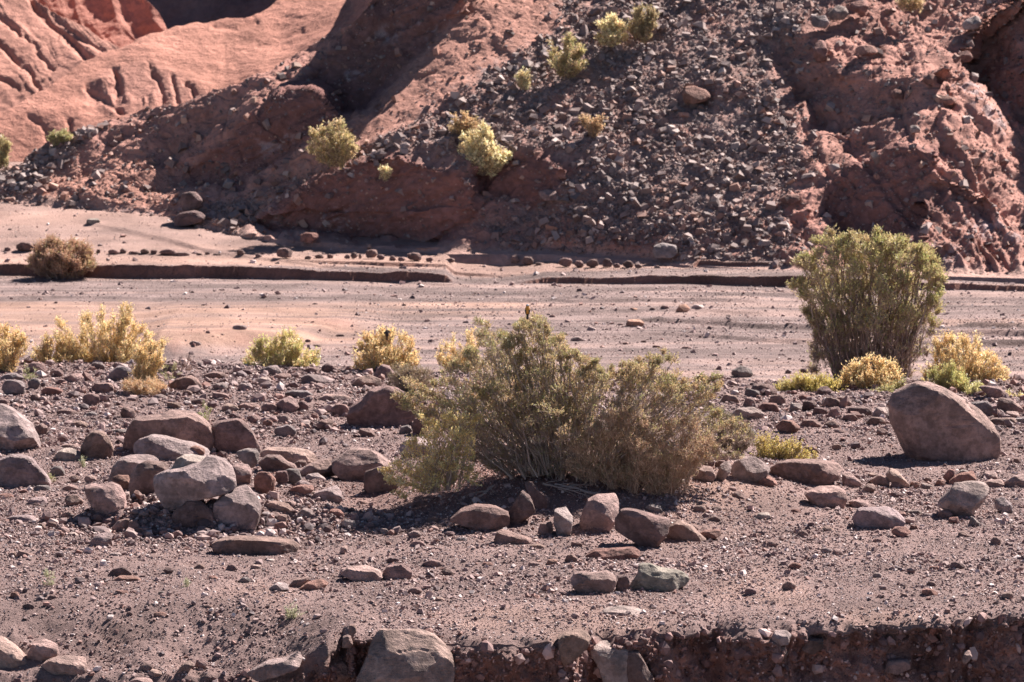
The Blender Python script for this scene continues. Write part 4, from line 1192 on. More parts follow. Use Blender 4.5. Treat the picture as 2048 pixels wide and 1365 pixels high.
rock(Z3([(1075, 525), (1090, 497), (1135, 500), (1140, 522)]), 'small red brown stone left of the domed cobble', 'red', cut=40)
rock(Z3([(985, 535), (1000, 505), (1050, 515), (1050, 535)]), 'small pinkish stone in the middle of the line of stones', 'pink', cut=55)
rock(Z3([(700, 594), (720, 576), (748, 580), (742, 596)]), 'lone dark chip above the scattered flakes', 'dark', cut=30)
rock(Z3([(1140, 676), (1145, 655), (1200, 660), (1195, 678)]), 'small brown flat stone left below the open red boulder', 'brown', cut=40)
rock(Z3([(1197, 793), (1215, 762), (1245, 768), (1245, 790)]), 'pinkish cobble near the gully lip', 'pink', cut=45)
rock(Z3([(1320, 785), (1370, 750), (1470, 738), (1580, 755), (1570, 775), (1450, 785)]), 'flat pale pink rock flush with the ground near the gully', 'pale', cut=75, dep=.35, block=2)
# --- gully wall
rock(Z3([(110, 1150), (135, 1080), (170, 1010), (200, 910), (240, 850), (340, 848), (440, 850), (520, 875), (580, 930), (612, 975), (625, 1050), (610, 1160), (400, 1200), (150, 1200)]),
     'biggest boulder in the gully bank, smooth and layered, at the bottom edge', 'pink', B, lm='the layered gully boulder', cut=42, D='wall', dep=.38, rough=.03)
rock(Z3([(1135, 885), (1180, 862), (1270, 855), (1302, 880), (1290, 930), (1230, 990), (1165, 1038), (1148, 980)]), 'dark wedge boulder hanging in the gully bank', 'brown', B, D='wall', dep=.25, cut=22, lm='the hanging wedge boulder')
rock(Z3([(1295, 945), (1350, 910), (1430, 905), (1492, 940), (1495, 1010), (1490, 1125), (1370, 1130), (1340, 1040), (1310, 990)]), 'sunlit pink slab in the gully bank', 'pale', B, D='wall', dep=.28, cut=60, lm='the sunlit gully slab')
rock(Z3([(1478, 955), (1540, 955), (1575, 1010), (1625, 1100), (1615, 1140), (1480, 1140)]), 'dark shaded slab joined to the sunlit gully slab', 'brown', B, D='wall', dep=.22, cut=0, mul=.8, block=4)
rock(Z2([(1430, 965), (1560, 890), (1700, 870), (1750, 830), (1775, 870), (1740, 930), (1600, 975), (1500, 1005)]), 'long curved grey rock jutting from the gully bank', 'mauve', B, D='wall', dep=.25, cut=45, lm='the curved gully rock')
rock(Z2([(-60, 760), (0, 745), (60, 780), (110, 820), (165, 880), (160, 930), (60, 945), (-60, 955)]), 'smooth pink boulder in the bottom left corner', 'pink', B, lm='the corner boulder', cut=45)
rock(Z2([(155, 850), (190, 780), (260, 760), (330, 790), (340, 850), (250, 885), (200, 898), (160, 885)]), 'angular pinkish boulder right of the corner boulder', 'pink', B, cut=45, rough=.06)
rock(Z2([(225, 925), (280, 880), (360, 862), (500, 865), (512, 930), (490, 985), (380, 965), (300, 975), (240, 965)]), 'square cornered pink boulder lowest at the bottom left', 'pink', B, cut=50, block=3.6)
rock(Z2([(1030, 950), (1070, 905), (1110, 880), (1135, 905), (1110, 940), (1040, 965)]), 'pinkish stone poking up left of the curved gully rock', 'pink', cut=50)
rock(Z2([(810, 920), (850, 895), (890, 905), (895, 940), (850, 955)]), 'brown cobble on the rubble slope at bottom left', 'brown', cut=40)
rock(Z2([(860, 960), (890, 930), (940, 945), (960, 975), (900, 990)]), 'pink cobble below the brown cobble on the rubble slope', 'pink', cut=50)
rock(Z2([(1140, 920), (1150, 875), (1190, 870), (1215, 900), (1200, 935)]), 'round brown stone in the bank left of the curved rock', 'brown', cut=40)
rock(Z2([(750, 1010), (790, 985), (870, 988), (900, 1005), (870, 1030), (770, 1030)]), 'flat pinkish slab cut by the bottom picture edge', 'pink', cut=55)
rock(Z3([(60, 940), (65, 880), (100, 870), (115, 920), (100, 940)]), 'oval stone in the dark notch left of the layered boulder', 'brown', D='wall', dep=.12, cut=30)
rock(Z3([(90, 870), (95, 825), (130, 822), (135, 860), (110, 880)]), 'upright stone above the dark notch', 'brown', D='wall', dep=.1, cut=30)
rock(Z3([(0, 1080), (20, 1020), (60, 1005), (110, 1040), (120, 1110), (0, 1120)]), 'rounded red stone at the bottom left of the layered boulder', 'red', D='wall', dep=.2, cut=40)
rock(Z4([(435, 1130), (460, 1090), (520, 1085), (550, 1110), (530, 1160), (480, 1165)]), 'pale rough stone set in the gully bank at right', 'pale', D='wall', dep=.14, cut=50)
rock(Z4([(1472, 1240), (1485, 1195), (1515, 1192), (1525, 1225), (1500, 1262), (1475, 1262)]), 'pale oval pebble stone low in the gully bank at right', 'pink', D='wall', dep=.1, cut=45)
rock(Z4([(465, 1245), (470, 1170), (510, 1165), (530, 1210), (500, 1260)]), 'brown oval stone under the pale rough bank stone', 'brown', D='wall', dep=.12, cut=35)
rock(Z4([(1050, 1310), (1070, 1245), (1180, 1240), (1195, 1290), (1120, 1320)]), 'dark block deep in the right gully bank', 'brown', D='wall', dep=.14, cut=15)
rock(Z4([(600, 1190), (640, 1130), (720, 1125), (725, 1180), (660, 1215)]), 'dark stone under the overhang of the right bank', 'dark', D='wall', dep=.14, cut=10)
# --- foreground left and middle
rock(Z2([(625, 384), (660, 345), (730, 330), (778, 375), (740, 396), (650, 394)]), 'dark pointed stone resting on a flat red stone', 'dark', B, cut=25, lm='the dark pointed stone')
rock(Z2([(655, 412), (700, 387), (790, 390), (832, 412), (780, 432), (680, 428)]), 'flat red stone in front of the dark pointed stone', 'red', cut=55)
rock(Z2([(1315, 355), (1335, 322), (1375, 320), (1398, 345), (1370, 364)]), 'small dark grey cobble above the three overlapping slabs', 'dark', cut=30)
rock(Z2([(1460, 345), (1480, 322), (1525, 322), (1532, 340), (1490, 350)]), 'small pink flat stone right of the dark grey cobble', 'pink', cut=55)
rock(Z2([(1560, 470), (1620, 425), (1680, 430), (1690, 462), (1600, 478)]), 'pale leaf shaped slab, left one of three overlapping slabs', 'pale', cut=58, lm='the three overlapping slabs')
rock(Z2([(1680, 455), (1720, 410), (1800, 390), (1812, 412), (1770, 452)]), 'brown slab at the back of three overlapping slabs', 'brown', cut=30)
rock(Z2([(1740, 468), (1800, 425), (1890, 405), (1925, 430), (1890, 462), (1800, 473)]), 'reddish slab, right one of three overlapping slabs', 'red', cut=42)
rock(Z2([(92, 270), (110, 235), (190, 258), (208, 275), (150, 284)]), 'dark wedge stone in the left foreground', 'brown', cut=30, lm='the left dark wedge stone')
rock(Z2([(40, 275), (60, 250), (92, 245), (95, 272)]), 'small brown stone left of the dark wedge stone', 'brown', cut=35)
rock(Z2([(425, 262), (450, 232), (478, 245), (475, 265)]), 'little red triangular stone in the left foreground', 'red', cut=25)
rock(Z2([(635, 262), (660, 250), (710, 255), (712, 272), (640, 273)]), 'small pale slab under the grey wedge slab', 'pale', cut=55)
rock(Z2([(1552, 305), (1560, 290), (1600, 288), (1620, 305)]), 'thin pale plate of rock in front of the long low slab', 'pale', cut=60)
rock(Z2([(690, 605), (740, 585), (860, 590), (905, 612), (830, 632), (720, 625)]), 'flat orange pink rock flush with the left foreground', 'pink', cut=78, dep=.32, block=2)
rock(Z2([(895, 630), (905, 600), (950, 600), (1000, 620), (1000, 640), (930, 642)]), 'small red and grey cobbles pair at the end of the flush rock', 'red', cut=30)
rock(Z2([(735, 622), (745, 595), (775, 598), (778, 625)]), 'tiny jagged dark stone on the flush rock', 'dark', cut=20)
rock(Z2([(55, 515), (65, 485), (105, 480), (118, 515)]), 'brown square cobble near the left edge of the foreground', 'red', cut=35)
rock(Z2([(570, 578), (575, 552), (605, 550), (622, 578)]), 'brown cube cobble above the flush rock', 'brown', cut=35)
rock(Z2([(660, 500), (680, 470), (745, 475), (752, 500)]), 'red layered stone in the middle of the left foreground', 'red', cut=50)
rock(Z2([(918, 500), (930, 478), (958, 475), (960, 495), (940, 505)]), 'dark tilted oval pebble stone in the left foreground', 'grey', cut=30)
rock(Z2([(1980, 385), (2000, 345), (2060, 330), (2090, 370), (2060, 395)]), 'stone end left of the flat pale slab', 'pink', cut=60)
rock(Z2([(1985, 265), (1995, 215), (2030, 210), (2038, 225), (2010, 268)]), 'thin upright pink flake left of the shrub shadow', 'pink', cut=45)
# --- right
rock(Z6([(852, 960), (880, 905), (960, 860), (1010, 845), (1070, 846), (1155, 885), (1250, 938), (1345, 1005), (1408, 1068), (1446, 1150), (1445, 1230), (1420, 1275), (1330, 1288), (1200, 1288), (1060, 1292), (980, 1275), (950, 1230), (900, 1130), (862, 1060)]),
     'huge rounded red brown boulder at right, by far the largest', 'pink', B, lm='the huge boulder', cut=10, rough=.03, dep=.5, block=2.2, mul=.95, seed=9)
rock(Z4([(218, 222), (240, 170), (290, 145), (350, 145), (400, 175), (440, 210), (420, 252), (360, 288), (290, 298), (235, 268)]), 'smooth round brown boulder right of the central shrub', 'mauve', B, lm='the smooth round boulder', cut=38, rough=.015, block=2.2)
rock(Z4([(430, 218), (480, 175), (560, 165), (700, 170), (790, 178), (822, 210), (812, 262), (740, 288), (600, 304), (500, 304), (450, 272)]), 'long rough dark boulder right of the smooth round boulder', 'brown', B, lm='the long rough boulder', cut=20, rough=.07, mul=.9)
rock(Z4([(350, 294), (380, 255), (430, 250), (478, 290), (430, 312), (370, 308)]), 'reddish cobble below between the round and long boulders', 'red', cut=45)
rock(Z4([(140, 255), (165, 190), (215, 165), (224, 215), (185, 272), (145, 290)]), 'leaning oval stone left of the smooth round boulder', 'mauve', cut=40)
rock(Z4([(15, 265), (60, 190), (120, 205), (142, 250), (120, 283), (60, 294)]), 'pink stone at the right foot of the central shrub', 'pink', cut=50)
rock(Z4([(50, 165), (80, 120), (130, 150), (132, 198), (90, 204)]), 'dark stone above the pink stone at the shrub foot', 'brown', cut=25)
rock(Z4([(55, 95), (100, 78), (180, 110), (217, 150), (190, 170), (110, 140)]), 'pale slab at the foot of the small right shrub', 'pale', cut=58)
rock(Z4([(130, 195), (150, 165), (190, 165), (185, 200), (150, 210)]), 'small stone behind the leaning oval stone', 'brown', cut=35)
rock(Z4([(608, 342), (700, 310), (780, 305), (840, 330), (852, 375), (832, 430), (700, 430), (650, 402)]), 'flat topped block with bright lit top below the long rough boulder', 'pink', B, lm='the flat topped block', cut=56, block=3.5)
rock(Z4([(848, 388), (920, 375), (968, 390), (962, 418), (890, 422)]), 'thin brown slab right of the flat topped block', 'pink', cut=55)
rock(Z4([(875, 485), (910, 425), (1000, 425), (1070, 418), (1120, 440), (1170, 490), (1152, 524), (1060, 544), (960, 534), (890, 518)]), 'smooth low mauve boulder like a loaf, in the right foreground', 'mauve', B, lm='the loaf shaped boulder', cut=45, rough=.02)
rock(Z4([(1086, 545), (1110, 525), (1170, 525), (1197, 555), (1150, 582), (1100, 575)]), 'reddish cobble touching the loaf shaped boulder', 'red', cut=40)
rock(Z4([(1185, 545), (1195, 515), (1225, 515), (1235, 545)]), 'little red crumb of rock at the right end of the loaf shaped boulder', 'red', cut=30, rough=.12)
rock(Z4([(1335, 410), (1390, 340), (1430, 285), (1510, 283), (1600, 282), (1627, 320), (1600, 372), (1540, 432), (1510, 484), (1470, 488), (1430, 458), (1390, 438)]),
     'sculpted mauve boulder narrowing downward like a tooth, at right', 'mauve', B, lm='the tooth shaped boulder', cut=40, rough=.05)
rock(Z4([(1643, 378), (1690, 360), (1740, 400), (1748, 452), (1700, 460), (1650, 425)]), 'dark rounded stone right of the tooth shaped boulder', 'grey', B, cut=38)
rock(Z4([(1336, 475), (1345, 440), (1400, 430), (1425, 460), (1400, 485)]), 'flat brown stone under the left side of the tooth boulder', 'brown', cut=45)
rock(Z4([(1395, 500), (1400, 475), (1450, 470), (1455, 502)]), 'small red stone under the middle of the tooth boulder', 'red', cut=40)
rock(Z4([(1255, 475), (1265, 450), (1320, 455), (1330, 478)]), 'small rounded stone left of the tooth shaped boulder', 'mauve', cut=45)
rock(Z4([(1505, 515), (1520, 462), (1575, 510), (1560, 522)]), 'small pointed grey stone under the tooth boulder', 'grey', cut=30)
for pts, tn, lb in [
    ([(820, 235), (860, 225), (930, 290), (920, 314), (860, 314), (825, 295)], 'pink', 'pinkish wedge at the right end of the long rough boulder'),
    ([(968, 275), (1020, 240), (1080, 265), (1080, 313), (1010, 304)], 'brown', 'brown lump in the row of stones below the huge boulder'),
    ([(1055, 245), (1090, 205), (1130, 230), (1187, 295), (1180, 323), (1100, 294)], 'pink', 'pointed pink slab leaning in the row below the huge boulder'),
    ([(920, 335), (960, 290), (1005, 300), (1002, 332), (950, 343)], 'pink', 'pink cobble in front of the brown lump'),
    ([(1365, 255), (1400, 212), (1430, 215), (1432, 252), (1400, 294)], 'red', 'upright red stone below the huge boulder'),
    ([(1398, 275), (1450, 240), (1530, 222), (1550, 260), (1542, 290), (1400, 304)], 'red', 'flat red block directly above the tooth shaped boulder'),
    ([(1430, 245), (1470, 215), (1510, 225), (1500, 250)], 'grey', 'grey stone behind the flat red block'),
    ([(1558, 272), (1600, 220), (1660, 235), (1662, 272)], 'pink', 'pinkish rock right of the flat red block'),
    ([(1580, 295), (1620, 270), (1690, 270), (1702, 300), (1660, 318), (1600, 310)], 'pink', 'rounded pink stone right of the tooth boulder top'),
    ([(1690, 290), (1750, 250), (1800, 240), (1850, 260), (1850, 320), (1720, 312)], 'pink', 'pale layered rock at the right picture edge'),
    ([(1185, 310), (1195, 280), (1240, 282), (1240, 315)], 'red', 'small red block right of the leaning pink slab'),
    ([(1240, 312), (1255, 285), (1310, 300), (1330, 318)], 'mauve', 'low grey chip in the row below the huge boulder'),
    ([(1080, 310), (1095, 278), (1140, 290), (1145, 318)], 'brown', 'brown cobble under the leaning pink slab'),
    ([(1320, 300), (1340, 268), (1375, 275), (1385, 305)], 'red', 'red cobble left of the upright red stone'),
    ([(1260, 280), (1275, 258), (1305, 260), (1310, 285)], 'brown', 'small brown stone between the leaning slab and the upright red stone'),
    ([(945, 255), (975, 230), (1010, 235), (1015, 258)], 'pink', 'small pink stone behind the brown lump'),
    ([(1745, 180), (1750, 155), (1785, 153), (1792, 185)], 'brown', 'little block right of the huge boulder'),
    ([(605, 118), (620, 90), (680, 85), (705, 130), (650, 135)], 'brown', 'brown cobble above the long rough boulder'),
    ([(400, 75), (410, 55), (530, 60), (540, 72)], 'brown', 'thin flat stone above the low yellow flowers'),
    ([(1290, 765), (1295, 738), (1350, 738), (1357, 765)], 'red', 'bright red cobble alone in the right foreground'),
    ([(1128, 908), (1150, 884), (1175, 888), (1178, 910)], 'brown', 'brown cobble below left of the bright red cobble'),
    ([(1272, 840), (1290, 820), (1320, 822), (1340, 845)], 'dark', 'dark domed pebble stone under the bright red cobble'),
    ([(340, 485), (370, 452), (425, 445), (440, 475), (400, 488)], 'pale', 'pale brown cobble on open ground below the round boulder'),
    ([(630, 525), (640, 500), (670, 498), (680, 522)], 'brown', 'small brown cobble left of the loaf shaped boulder'),
    ([(762, 680), (780, 645), (820, 650), (825, 668)], 'pink', 'thin pink flake in the right foreground'),
    ([(862, 530), (870, 512), (892, 515), (892, 535)], 'brown', 'tiny cobble at the left end of the loaf boulder'),
]:
    rock(Z4(pts), lb, tn, 'stone', cut=48 if tn in ('pink', 'pale', 'mauve') else 32)
for pts, tn, lb in [
    ([(262, 1085), (300, 1050), (360, 1055), (397, 1090), (370, 1123), (290, 1120)], 'red', 'rounded red stone alone in the right stone field'),
    ([(390, 1090), (410, 1050), (480, 1050), (510, 1080), (480, 1098)], 'brown', 'brown stone right of the rounded red stone'),
    ([(20, 1040), (60, 990), (150, 985), (210, 1020), (190, 1055), (60, 1058)], 'mauve', 'broad grey brown rock right behind the shrub'),
    ([(90, 985), (110, 930), (150, 935), (165, 985)], 'brown', 'dark block behind the broad grey brown rock'),
    ([(130, 905), (150, 865), (220, 860), (285, 900), (240, 925)], 'dark', 'dark sloping rock at the rim of the right stone field'),
    ([(170, 985), (200, 960), (270, 965), (290, 1010), (220, 1012)], 'red', 'layered red brown rock in the right stone field'),
    ([(228, 965), (240, 925), (300, 915), (320, 960), (280, 980)], 'brown', 'brown rock under the dark sloping rock'),
    ([(335, 1005), (345, 960), (400, 965), (405, 1010)], 'pale', 'pale upright slab left of the big dark block'),
    ([(400, 1005), (410, 955), (470, 948), (490, 1000)], 'dark', 'big dark block in the middle of the right stone field'),
    ([(455, 1030), (470, 985), (530, 990), (545, 1028)], 'dark', 'dark cube in front of the big dark block'),
    ([(500, 975), (540, 925), (600, 945), (620, 990), (570, 992)], 'brown', 'dark rock peak behind the striped stone'),
    ([(535, 1040), (555, 988), (600, 980), (608, 1025), (580, 1045)], 'brown', 'striped brown stone in the right stone field'),
    ([(575, 955), (590, 930), (650, 930), (680, 985), (620, 985)], 'pink', 'pinkish rock under the middle right yellow shrub'),
    ([(605, 1055), (630, 1020), (680, 1018), (700, 1050), (650, 1062)], 'brown', 'low round stone in front of the striped stone'),
    ([(635, 1030), (650, 985), (770, 982), (775, 1035), (690, 1042)], 'dark', 'wide dark block left of the huge boulder'),
    ([(765, 1030), (800, 985), (860, 985), (860, 1050), (800, 1050)], 'mauve', 'grey rock touching the left side of the huge boulder'),
    ([(735, 1070), (770, 1035), (830, 1040), (850, 1075), (790, 1080)], 'brown', 'brown stone just left of the huge boulder'),
    ([(1275, 1000), (1290, 960), (1380, 952), (1425, 1010), (1390, 1040), (1320, 1020)], 'grey', 'dark layered rock behind the right shoulder of the huge boulder'),
    ([(1420, 1000), (1440, 935), (1500, 940), (1560, 985), (1580, 1020), (1460, 1015)], 'brown', 'brown angular rock at the far right rim of the stone field'),
    ([(1330, 880), (1350, 870), (1440, 880), (1500, 925), (1440, 945), (1390, 930)], 'brown', 'flat brown rock under the right yellow shrub'),
    ([(1380, 1070), (1400, 1045), (1520, 1040), (1540, 1065), (1450, 1080)], 'brown', 'thin dark slab right of the huge boulder'),
    ([(1500, 1075), (1520, 1045), (1600, 1035), (1620, 1070)], 'grey', 'grey stone at the right edge beside the thin dark slab'),
    ([(1450, 1045), (1480, 1005), (1540, 1010), (1550, 1040)], 'pink', 'pinkish stone between the angular rock and the thin dark slab'),
    ([(1475, 885), (1490, 862), (1510, 865), (1510, 890)], 'brown', 'small stone on the river bed right of the yellow shrub'),
    ([(390, 805), (398, 782), (440, 782), (445, 805)], 'dark', 'dark stone on the river bed left of the tall green shrub'),
    ([(100, 920), (115, 885), (180, 900), (190, 935), (140, 935)], 'grey', 'pale grey rock at the left of the dark sloping rock'),
    ([(-30, 960), (0, 915), (60, 925), (80, 965)], 'brown', 'brown rock at the right rim of the central shrub'),
    ([(405, 1215), (420, 1190), (470, 1185), (500, 1225)], 'brown', 'brown cobble beside the low yellow flowers'),
]:
    rock(Z6(pts), lb, tn, 'stone', cut=45 if tn in ('pink', 'pale', 'mauve') else 30)
LANDMARKS += [(1576, 851, 'the rounded red stone', 22), (1620, 812, 'the big dark block', 20), (1505, 830, 'the broad grey brown rock', 30), (1720, 825, 'the wide dark block', 25)]

# --- two boulders on the slope and others on the hill
def hill_D(u, v):
    if v > interp(FOOT, u) + 4: return hit(u, v, 84, 110)[1]
    j = int(np.argmin(np.abs(us - u))); i = int(np.argmin(np.abs(FV[:, j] - v)))
    return float(FP[i, j, 1])
def rock_at(pts, label, tone, D, **k):
    return rock(pts, label, tone, 'boulder', D=D, **k)
rock_at(ZH([(878, 990), (885, 950), (910, 935), (955, 938), (988, 975), (985, 1010), (940, 1022), (890, 1028)]), 'upper one of two dark boulders stacked on the sand below the hill', 'dark', hill_D(382, 424) - .15, dep=.25, cut=25)
rock_at(ZH([(848, 1105), (850, 1060), (880, 1040), (960, 1025), (1002, 1052), (990, 1082), (900, 1100)]), 'lower one of two dark boulders stacked on the sand below the hill', 'dark', hill_D(378, 450) - .15, dep=.3, cut=30)
rock_at(ZH([(1463, 1175), (1465, 1145), (1490, 1135), (1550, 1135), (1558, 1155), (1510, 1185)]), 'red brown boulder lying at the foot of the shaded cut', 'red', hill_D(620, 484) - .1, dep=.18, cut=30)
hill_rocks = [((1640, 60), 36, 30, 'grey', 'pale topped grey rock high in the red crags'), ((1675, 45), 40, 34, 'mauve', 'mauve boulder beside the pale topped rock in the crags'),
              ((1945, 65), 40, 34, 'pale', 'pale round boulder in the upper right gully'), ((1720, 30), 40, 30, 'red', 'red block at the very top of the crags'),
              ((1830, 270), 26, 22, 'pale', 'pale round stone on the right outcrop edge'), ((1885, 215), 55, 26, 'red', 'overhanging red block on top of the outcrop'),
              ((1735, 112), 50, 22, 'red', 'red ledge block in the middle of the crags'), ((1640, 130), 30, 50, 'red', 'upright red block left in the crags'),
              ((1390, 215), 60, 45, 'red', 'red rock showing through the grey scree'), ((1100, 405), 50, 26, 'pink', 'pink slab on the edge of the shaded cut'),
              ((1330, 520), 60, 32, 'grey', 'dark pointed rock at the foot of the scree'), ((1580, 410), 45, 24, 'red', 'red rock below the outcrop to the left'),
              ((810, 300), 22, 16, 'pale', 'pale stone on the rim above the shaded cut'), ((1265, 165), 24, 16, 'pale', 'pale stone in the upper grey scree'),
              ((600, 410), 20, 16, 'grey', 'grey stone at the left tail of the scree'), ((1795, 200), 28, 22, 'red', 'small red block above the outcrop'),
              ((1860, 170), 30, 24, 'red', 'red block on the crest leading to the outcrop'), ((1930, 130), 34, 30, 'red', 'red block beside the deep right shadow')]
for (u, v), w, h, tn, lb in hill_rocks:
    j = int(np.argmin(np.abs(us - u))); i = int(np.argmin(np.abs(FV[:, j] - v)))
    rock_at(blob(u, v, w, h), lb, tn, float(FP[i, j, 1]) - .02, dep=max(w, h) * .5 * 98 / F, cut=38)

# --- the row of stones along the far terrace
row = [(30, 292, 25, 15), (105, 292, 75, 30), (155, 285, 38, 25), (368, 300, 25, 22), (402, 300, 18, 14), (465, 303, 50, 16), (505, 300, 30, 17), (550, 303, 50, 11), (592, 303, 35, 18),
       (630, 303, 28, 16), (690, 308, 70, 22), (740, 310, 80, 12), (818, 310, 25, 11), (850, 308, 20, 14), (890, 310, 40, 9), (985, 312, 32, 24), (1060, 318, 28, 13), (1165, 322, 66, 34),
       (1262, 324, 32, 13), (1308, 320, 38, 15), (1352, 320, 28, 15), (1422, 322, 24, 15), (1450, 322, 30, 21), (1475, 322, 12, 16), (1520, 322, 48, 31), (1560, 326, 36, 19), (1608, 330, 28, 17),
       (1645, 332, 32, 15), (1700, 332, 64, 28), (1760, 334, 34, 15), (1843, 338, 36, 17), (1900, 338, 36, 9), (1940, 338, 28, 15), (1965, 338, 20, 19), (2010, 340, 48, 30)]
row = [(a / 2.048, 360 + b / 2.048, w / 2.048, h / 2.048) for a, b, w, h in row]
row += [(1000 + a / 1.954, 460 + b / 1.954, w / 1.954, h / 1.954) for a, b, w, h in
        [(60, 136, 36, 30), (110, 138, 46, 30), (150, 138, 30, 11), (255, 145, 52, 30), (310, 148, 40, 23), (360, 148, 52, 28), (418, 148, 36, 30), (457, 148, 28, 15), (500, 148, 40, 22), (540, 149, 34, 15), (615, 150, 28, 11)]]
ORD = ['first', 'second', 'third', 'fourth', 'fifth', 'sixth', 'seventh', 'eighth', 'ninth', 'tenth', 'eleventh', 'twelfth']
for i, (u, v, w, h) in enumerate(row):
    kind = 'big' if w > 28 and h > 12 else ('flat' if h < w * .42 else 'small')
    if i < 3: where = 'behind the reddish bush, %s from the left edge' % ORD[i]
    elif i < 15: where = 'of the stone row, %s right of the reddish bush' % ORD[i - 3]
    elif i < 35:
        k = i - 15
        where = ('in the stone row, %s after its first wide gap' % ORD[k]) if k < 10 else ('in the middle of the stone row, %s from the shaded cut' % ORD[k - 10])
    else: where = 'in the stone row below the scree, %s from its right end' % ORD[len(row) - 1 - i]
    rock(blob(u, v + 2, w * 1.12, h * 1.4, seed=i + 900), 'dark %s stone %s' % (kind, where), 'brown', 'stone', group='row of stones along the far bank', D=hit(u, v + 1)[1] + .04, cut=22, seed=i + 900, mul=.85)
# --- single stones on the river bed
wash = [(205, 345, 28, 14), (300, 442, 58, 26), (490, 452, 30, 14), (562, 444, 28, 13), (610, 462, 36, 11), (730, 467, 42, 12), (597, 318, 26, 16), (645, 314, 38, 20), (470, 376, 24, 10),
        (898, 363, 24, 11), (1125, 372, 22, 10), (1218, 362, 30, 16), (1190, 442, 34, 12)]
wash = [(1000 + a / 1.954, 460 + b / 1.954, w / 1.954, h / 1.954) for a, b, w, h in wash]
wash += [(a / 2.73, 460 + b / 2.73, w / 2.73, h / 2.73) for a, b, w, h in
         [(1310, 555, 85, 38), (1065, 642, 75, 38), (1405, 628, 44, 30), (1680, 618, 44, 22), (1730, 642, 54, 16), (1210, 580, 26, 14), (1135, 570, 26, 22), (865, 534, 18, 12), (305, 404, 22, 14), (1720, 413, 36, 14), (1860, 585, 50, 16), (1150, 675, 36, 12)]]
wl_lab = ['dark domed stone just right of the perched bird', 'dark stone right above the central shrub', 'small stone on the river bed right of the shrub top', 'small dark stone near the middle of the river bed',
          'flat dark stone on the river bed above the shrub', 'flat grey stone above the shrub right half', 'small brown stone left of the orange rock group', 'brown stone leaning in the orange rock group',
          'tiny stone beside the orange river slab', 'tiny dark stone in the open river bed', 'tiny dark stone left of the tall green shrub', 'blackish stone touching the tall green shrub on its left', 'flat stone left of the tall green shrub base',
          'dark stone with pale cap on the orange sand', 'reddish stone on the slope of orange sand', 'dark cobble left of the middle yellow shrub top', 'dark cobble right of the middle yellow shrub top', 'flat stone right of the middle yellow shrub',
          'small stone right of the dark capped stone', 'small stone left of the dark capped stone base', 'tiny red stone on the orange sand', 'tiny dark stone above the largest yellow shrub', 'flat red stone on the upper river bed',
          'flat dark stone at the edge of the orange sand', 'low dark stone at the foot of the orange slope']
for (u, v, w, h), lb in zip(wash, wl_lab):
    rock(blob(u, v, w, h), lb, 'brown' if w < 26 else 'mauve', 'stone', cut=30)
rock(Z(1000, 460, 1.954, [(685, 320), (700, 295), (730, 290), (745, 312), (720, 326), (690, 326)]), 'orange rock, the largest in a small group on the river bed', 'orange', cut=40, lm=None)
rock(Z(1000, 460, 1.954, [(490, 372), (500, 352), (545, 350), (565, 362), (560, 378), (500, 380)]), 'flat orange slab with bright top on the river bed', 'orange', cut=55)
rock(Z(1000, 460, 1.954, [(740, 306), (760, 293), (795, 294), (800, 304), (770, 310)]), 'flat whitish slab right of the orange rock group', 'pale', cut=70, mul=1.3)
rock(Z(1000, 460, 1.954, [(500, 318), (510, 305), (540, 308), (545, 320)]), 'small orange stone left of the orange rock group', 'orange', cut=50)
rock(ZH([(420, 1090), (425, 1068), (480, 1065), (490, 1088), (450, 1096)]), 'flat greenish grey slab on the sand far left', 'green', cut=60, mul=1.2)

EXTRA = [(250, 1062, 34, 22), (285, 1076, 40, 24), (322, 1058, 34, 24), (352, 1080, 28, 18), (215, 1052, 26, 18), (196, 1002, 28, 18), (160, 1052, 30, 18), (545, 1002, 30, 20), (578, 1018, 34, 18),
         (548, 1048, 34, 24), (512, 1052, 24, 16), (605, 985, 44, 24), (640, 998, 34, 18), (556, 930, 30, 24), (505, 905, 26, 20), (600, 940, 34, 20), (238, 985, 30, 22), (140, 985, 30, 16),
         (868, 1050, 34, 18), (900, 1075, 24, 12), (1004, 1062, 24, 16), (828, 1078, 30, 16), (1465, 985, 22, 12), (700, 962, 34, 22), (742, 985, 30, 20), (725, 1012, 26, 12)]
for q, (u, v, w, h) in enumerate(EXTRA):
    a = sorted(LANDMARKS, key=lambda t: (t[0] - u) ** 2 + ((t[1] - v) * 1.8) ** 2)
    tn = ['brown', 'mauve', 'pink', 'brown', 'dark'][q % 5]
    wd = {'brown': 'brown', 'mauve': 'mauve', 'pink': 'pinkish', 'dark': 'dark'}[tn]
    side = 'left' if u < a[0][0] else 'right'
    lb = '%s broken %s in the rubble %s of %s' % (wd, 'slab' if h < w * .6 else 'block', side, a[0][2])
    if lb in USED: lb = '%s broken %s in the rubble between %s and %s' % (wd, 'slab' if h < w * .6 else 'block', a[0][2], a[1][2])
    if lb in USED: lb = 'lower ' + lb
    rock(blob(u, v, w, h, seed=q + 7000), lb, tn, 'stone', cut=[48, 30, 50, 25, 44][q % 5], seed=q + 7000, group='broken stones heaped between the boulders')

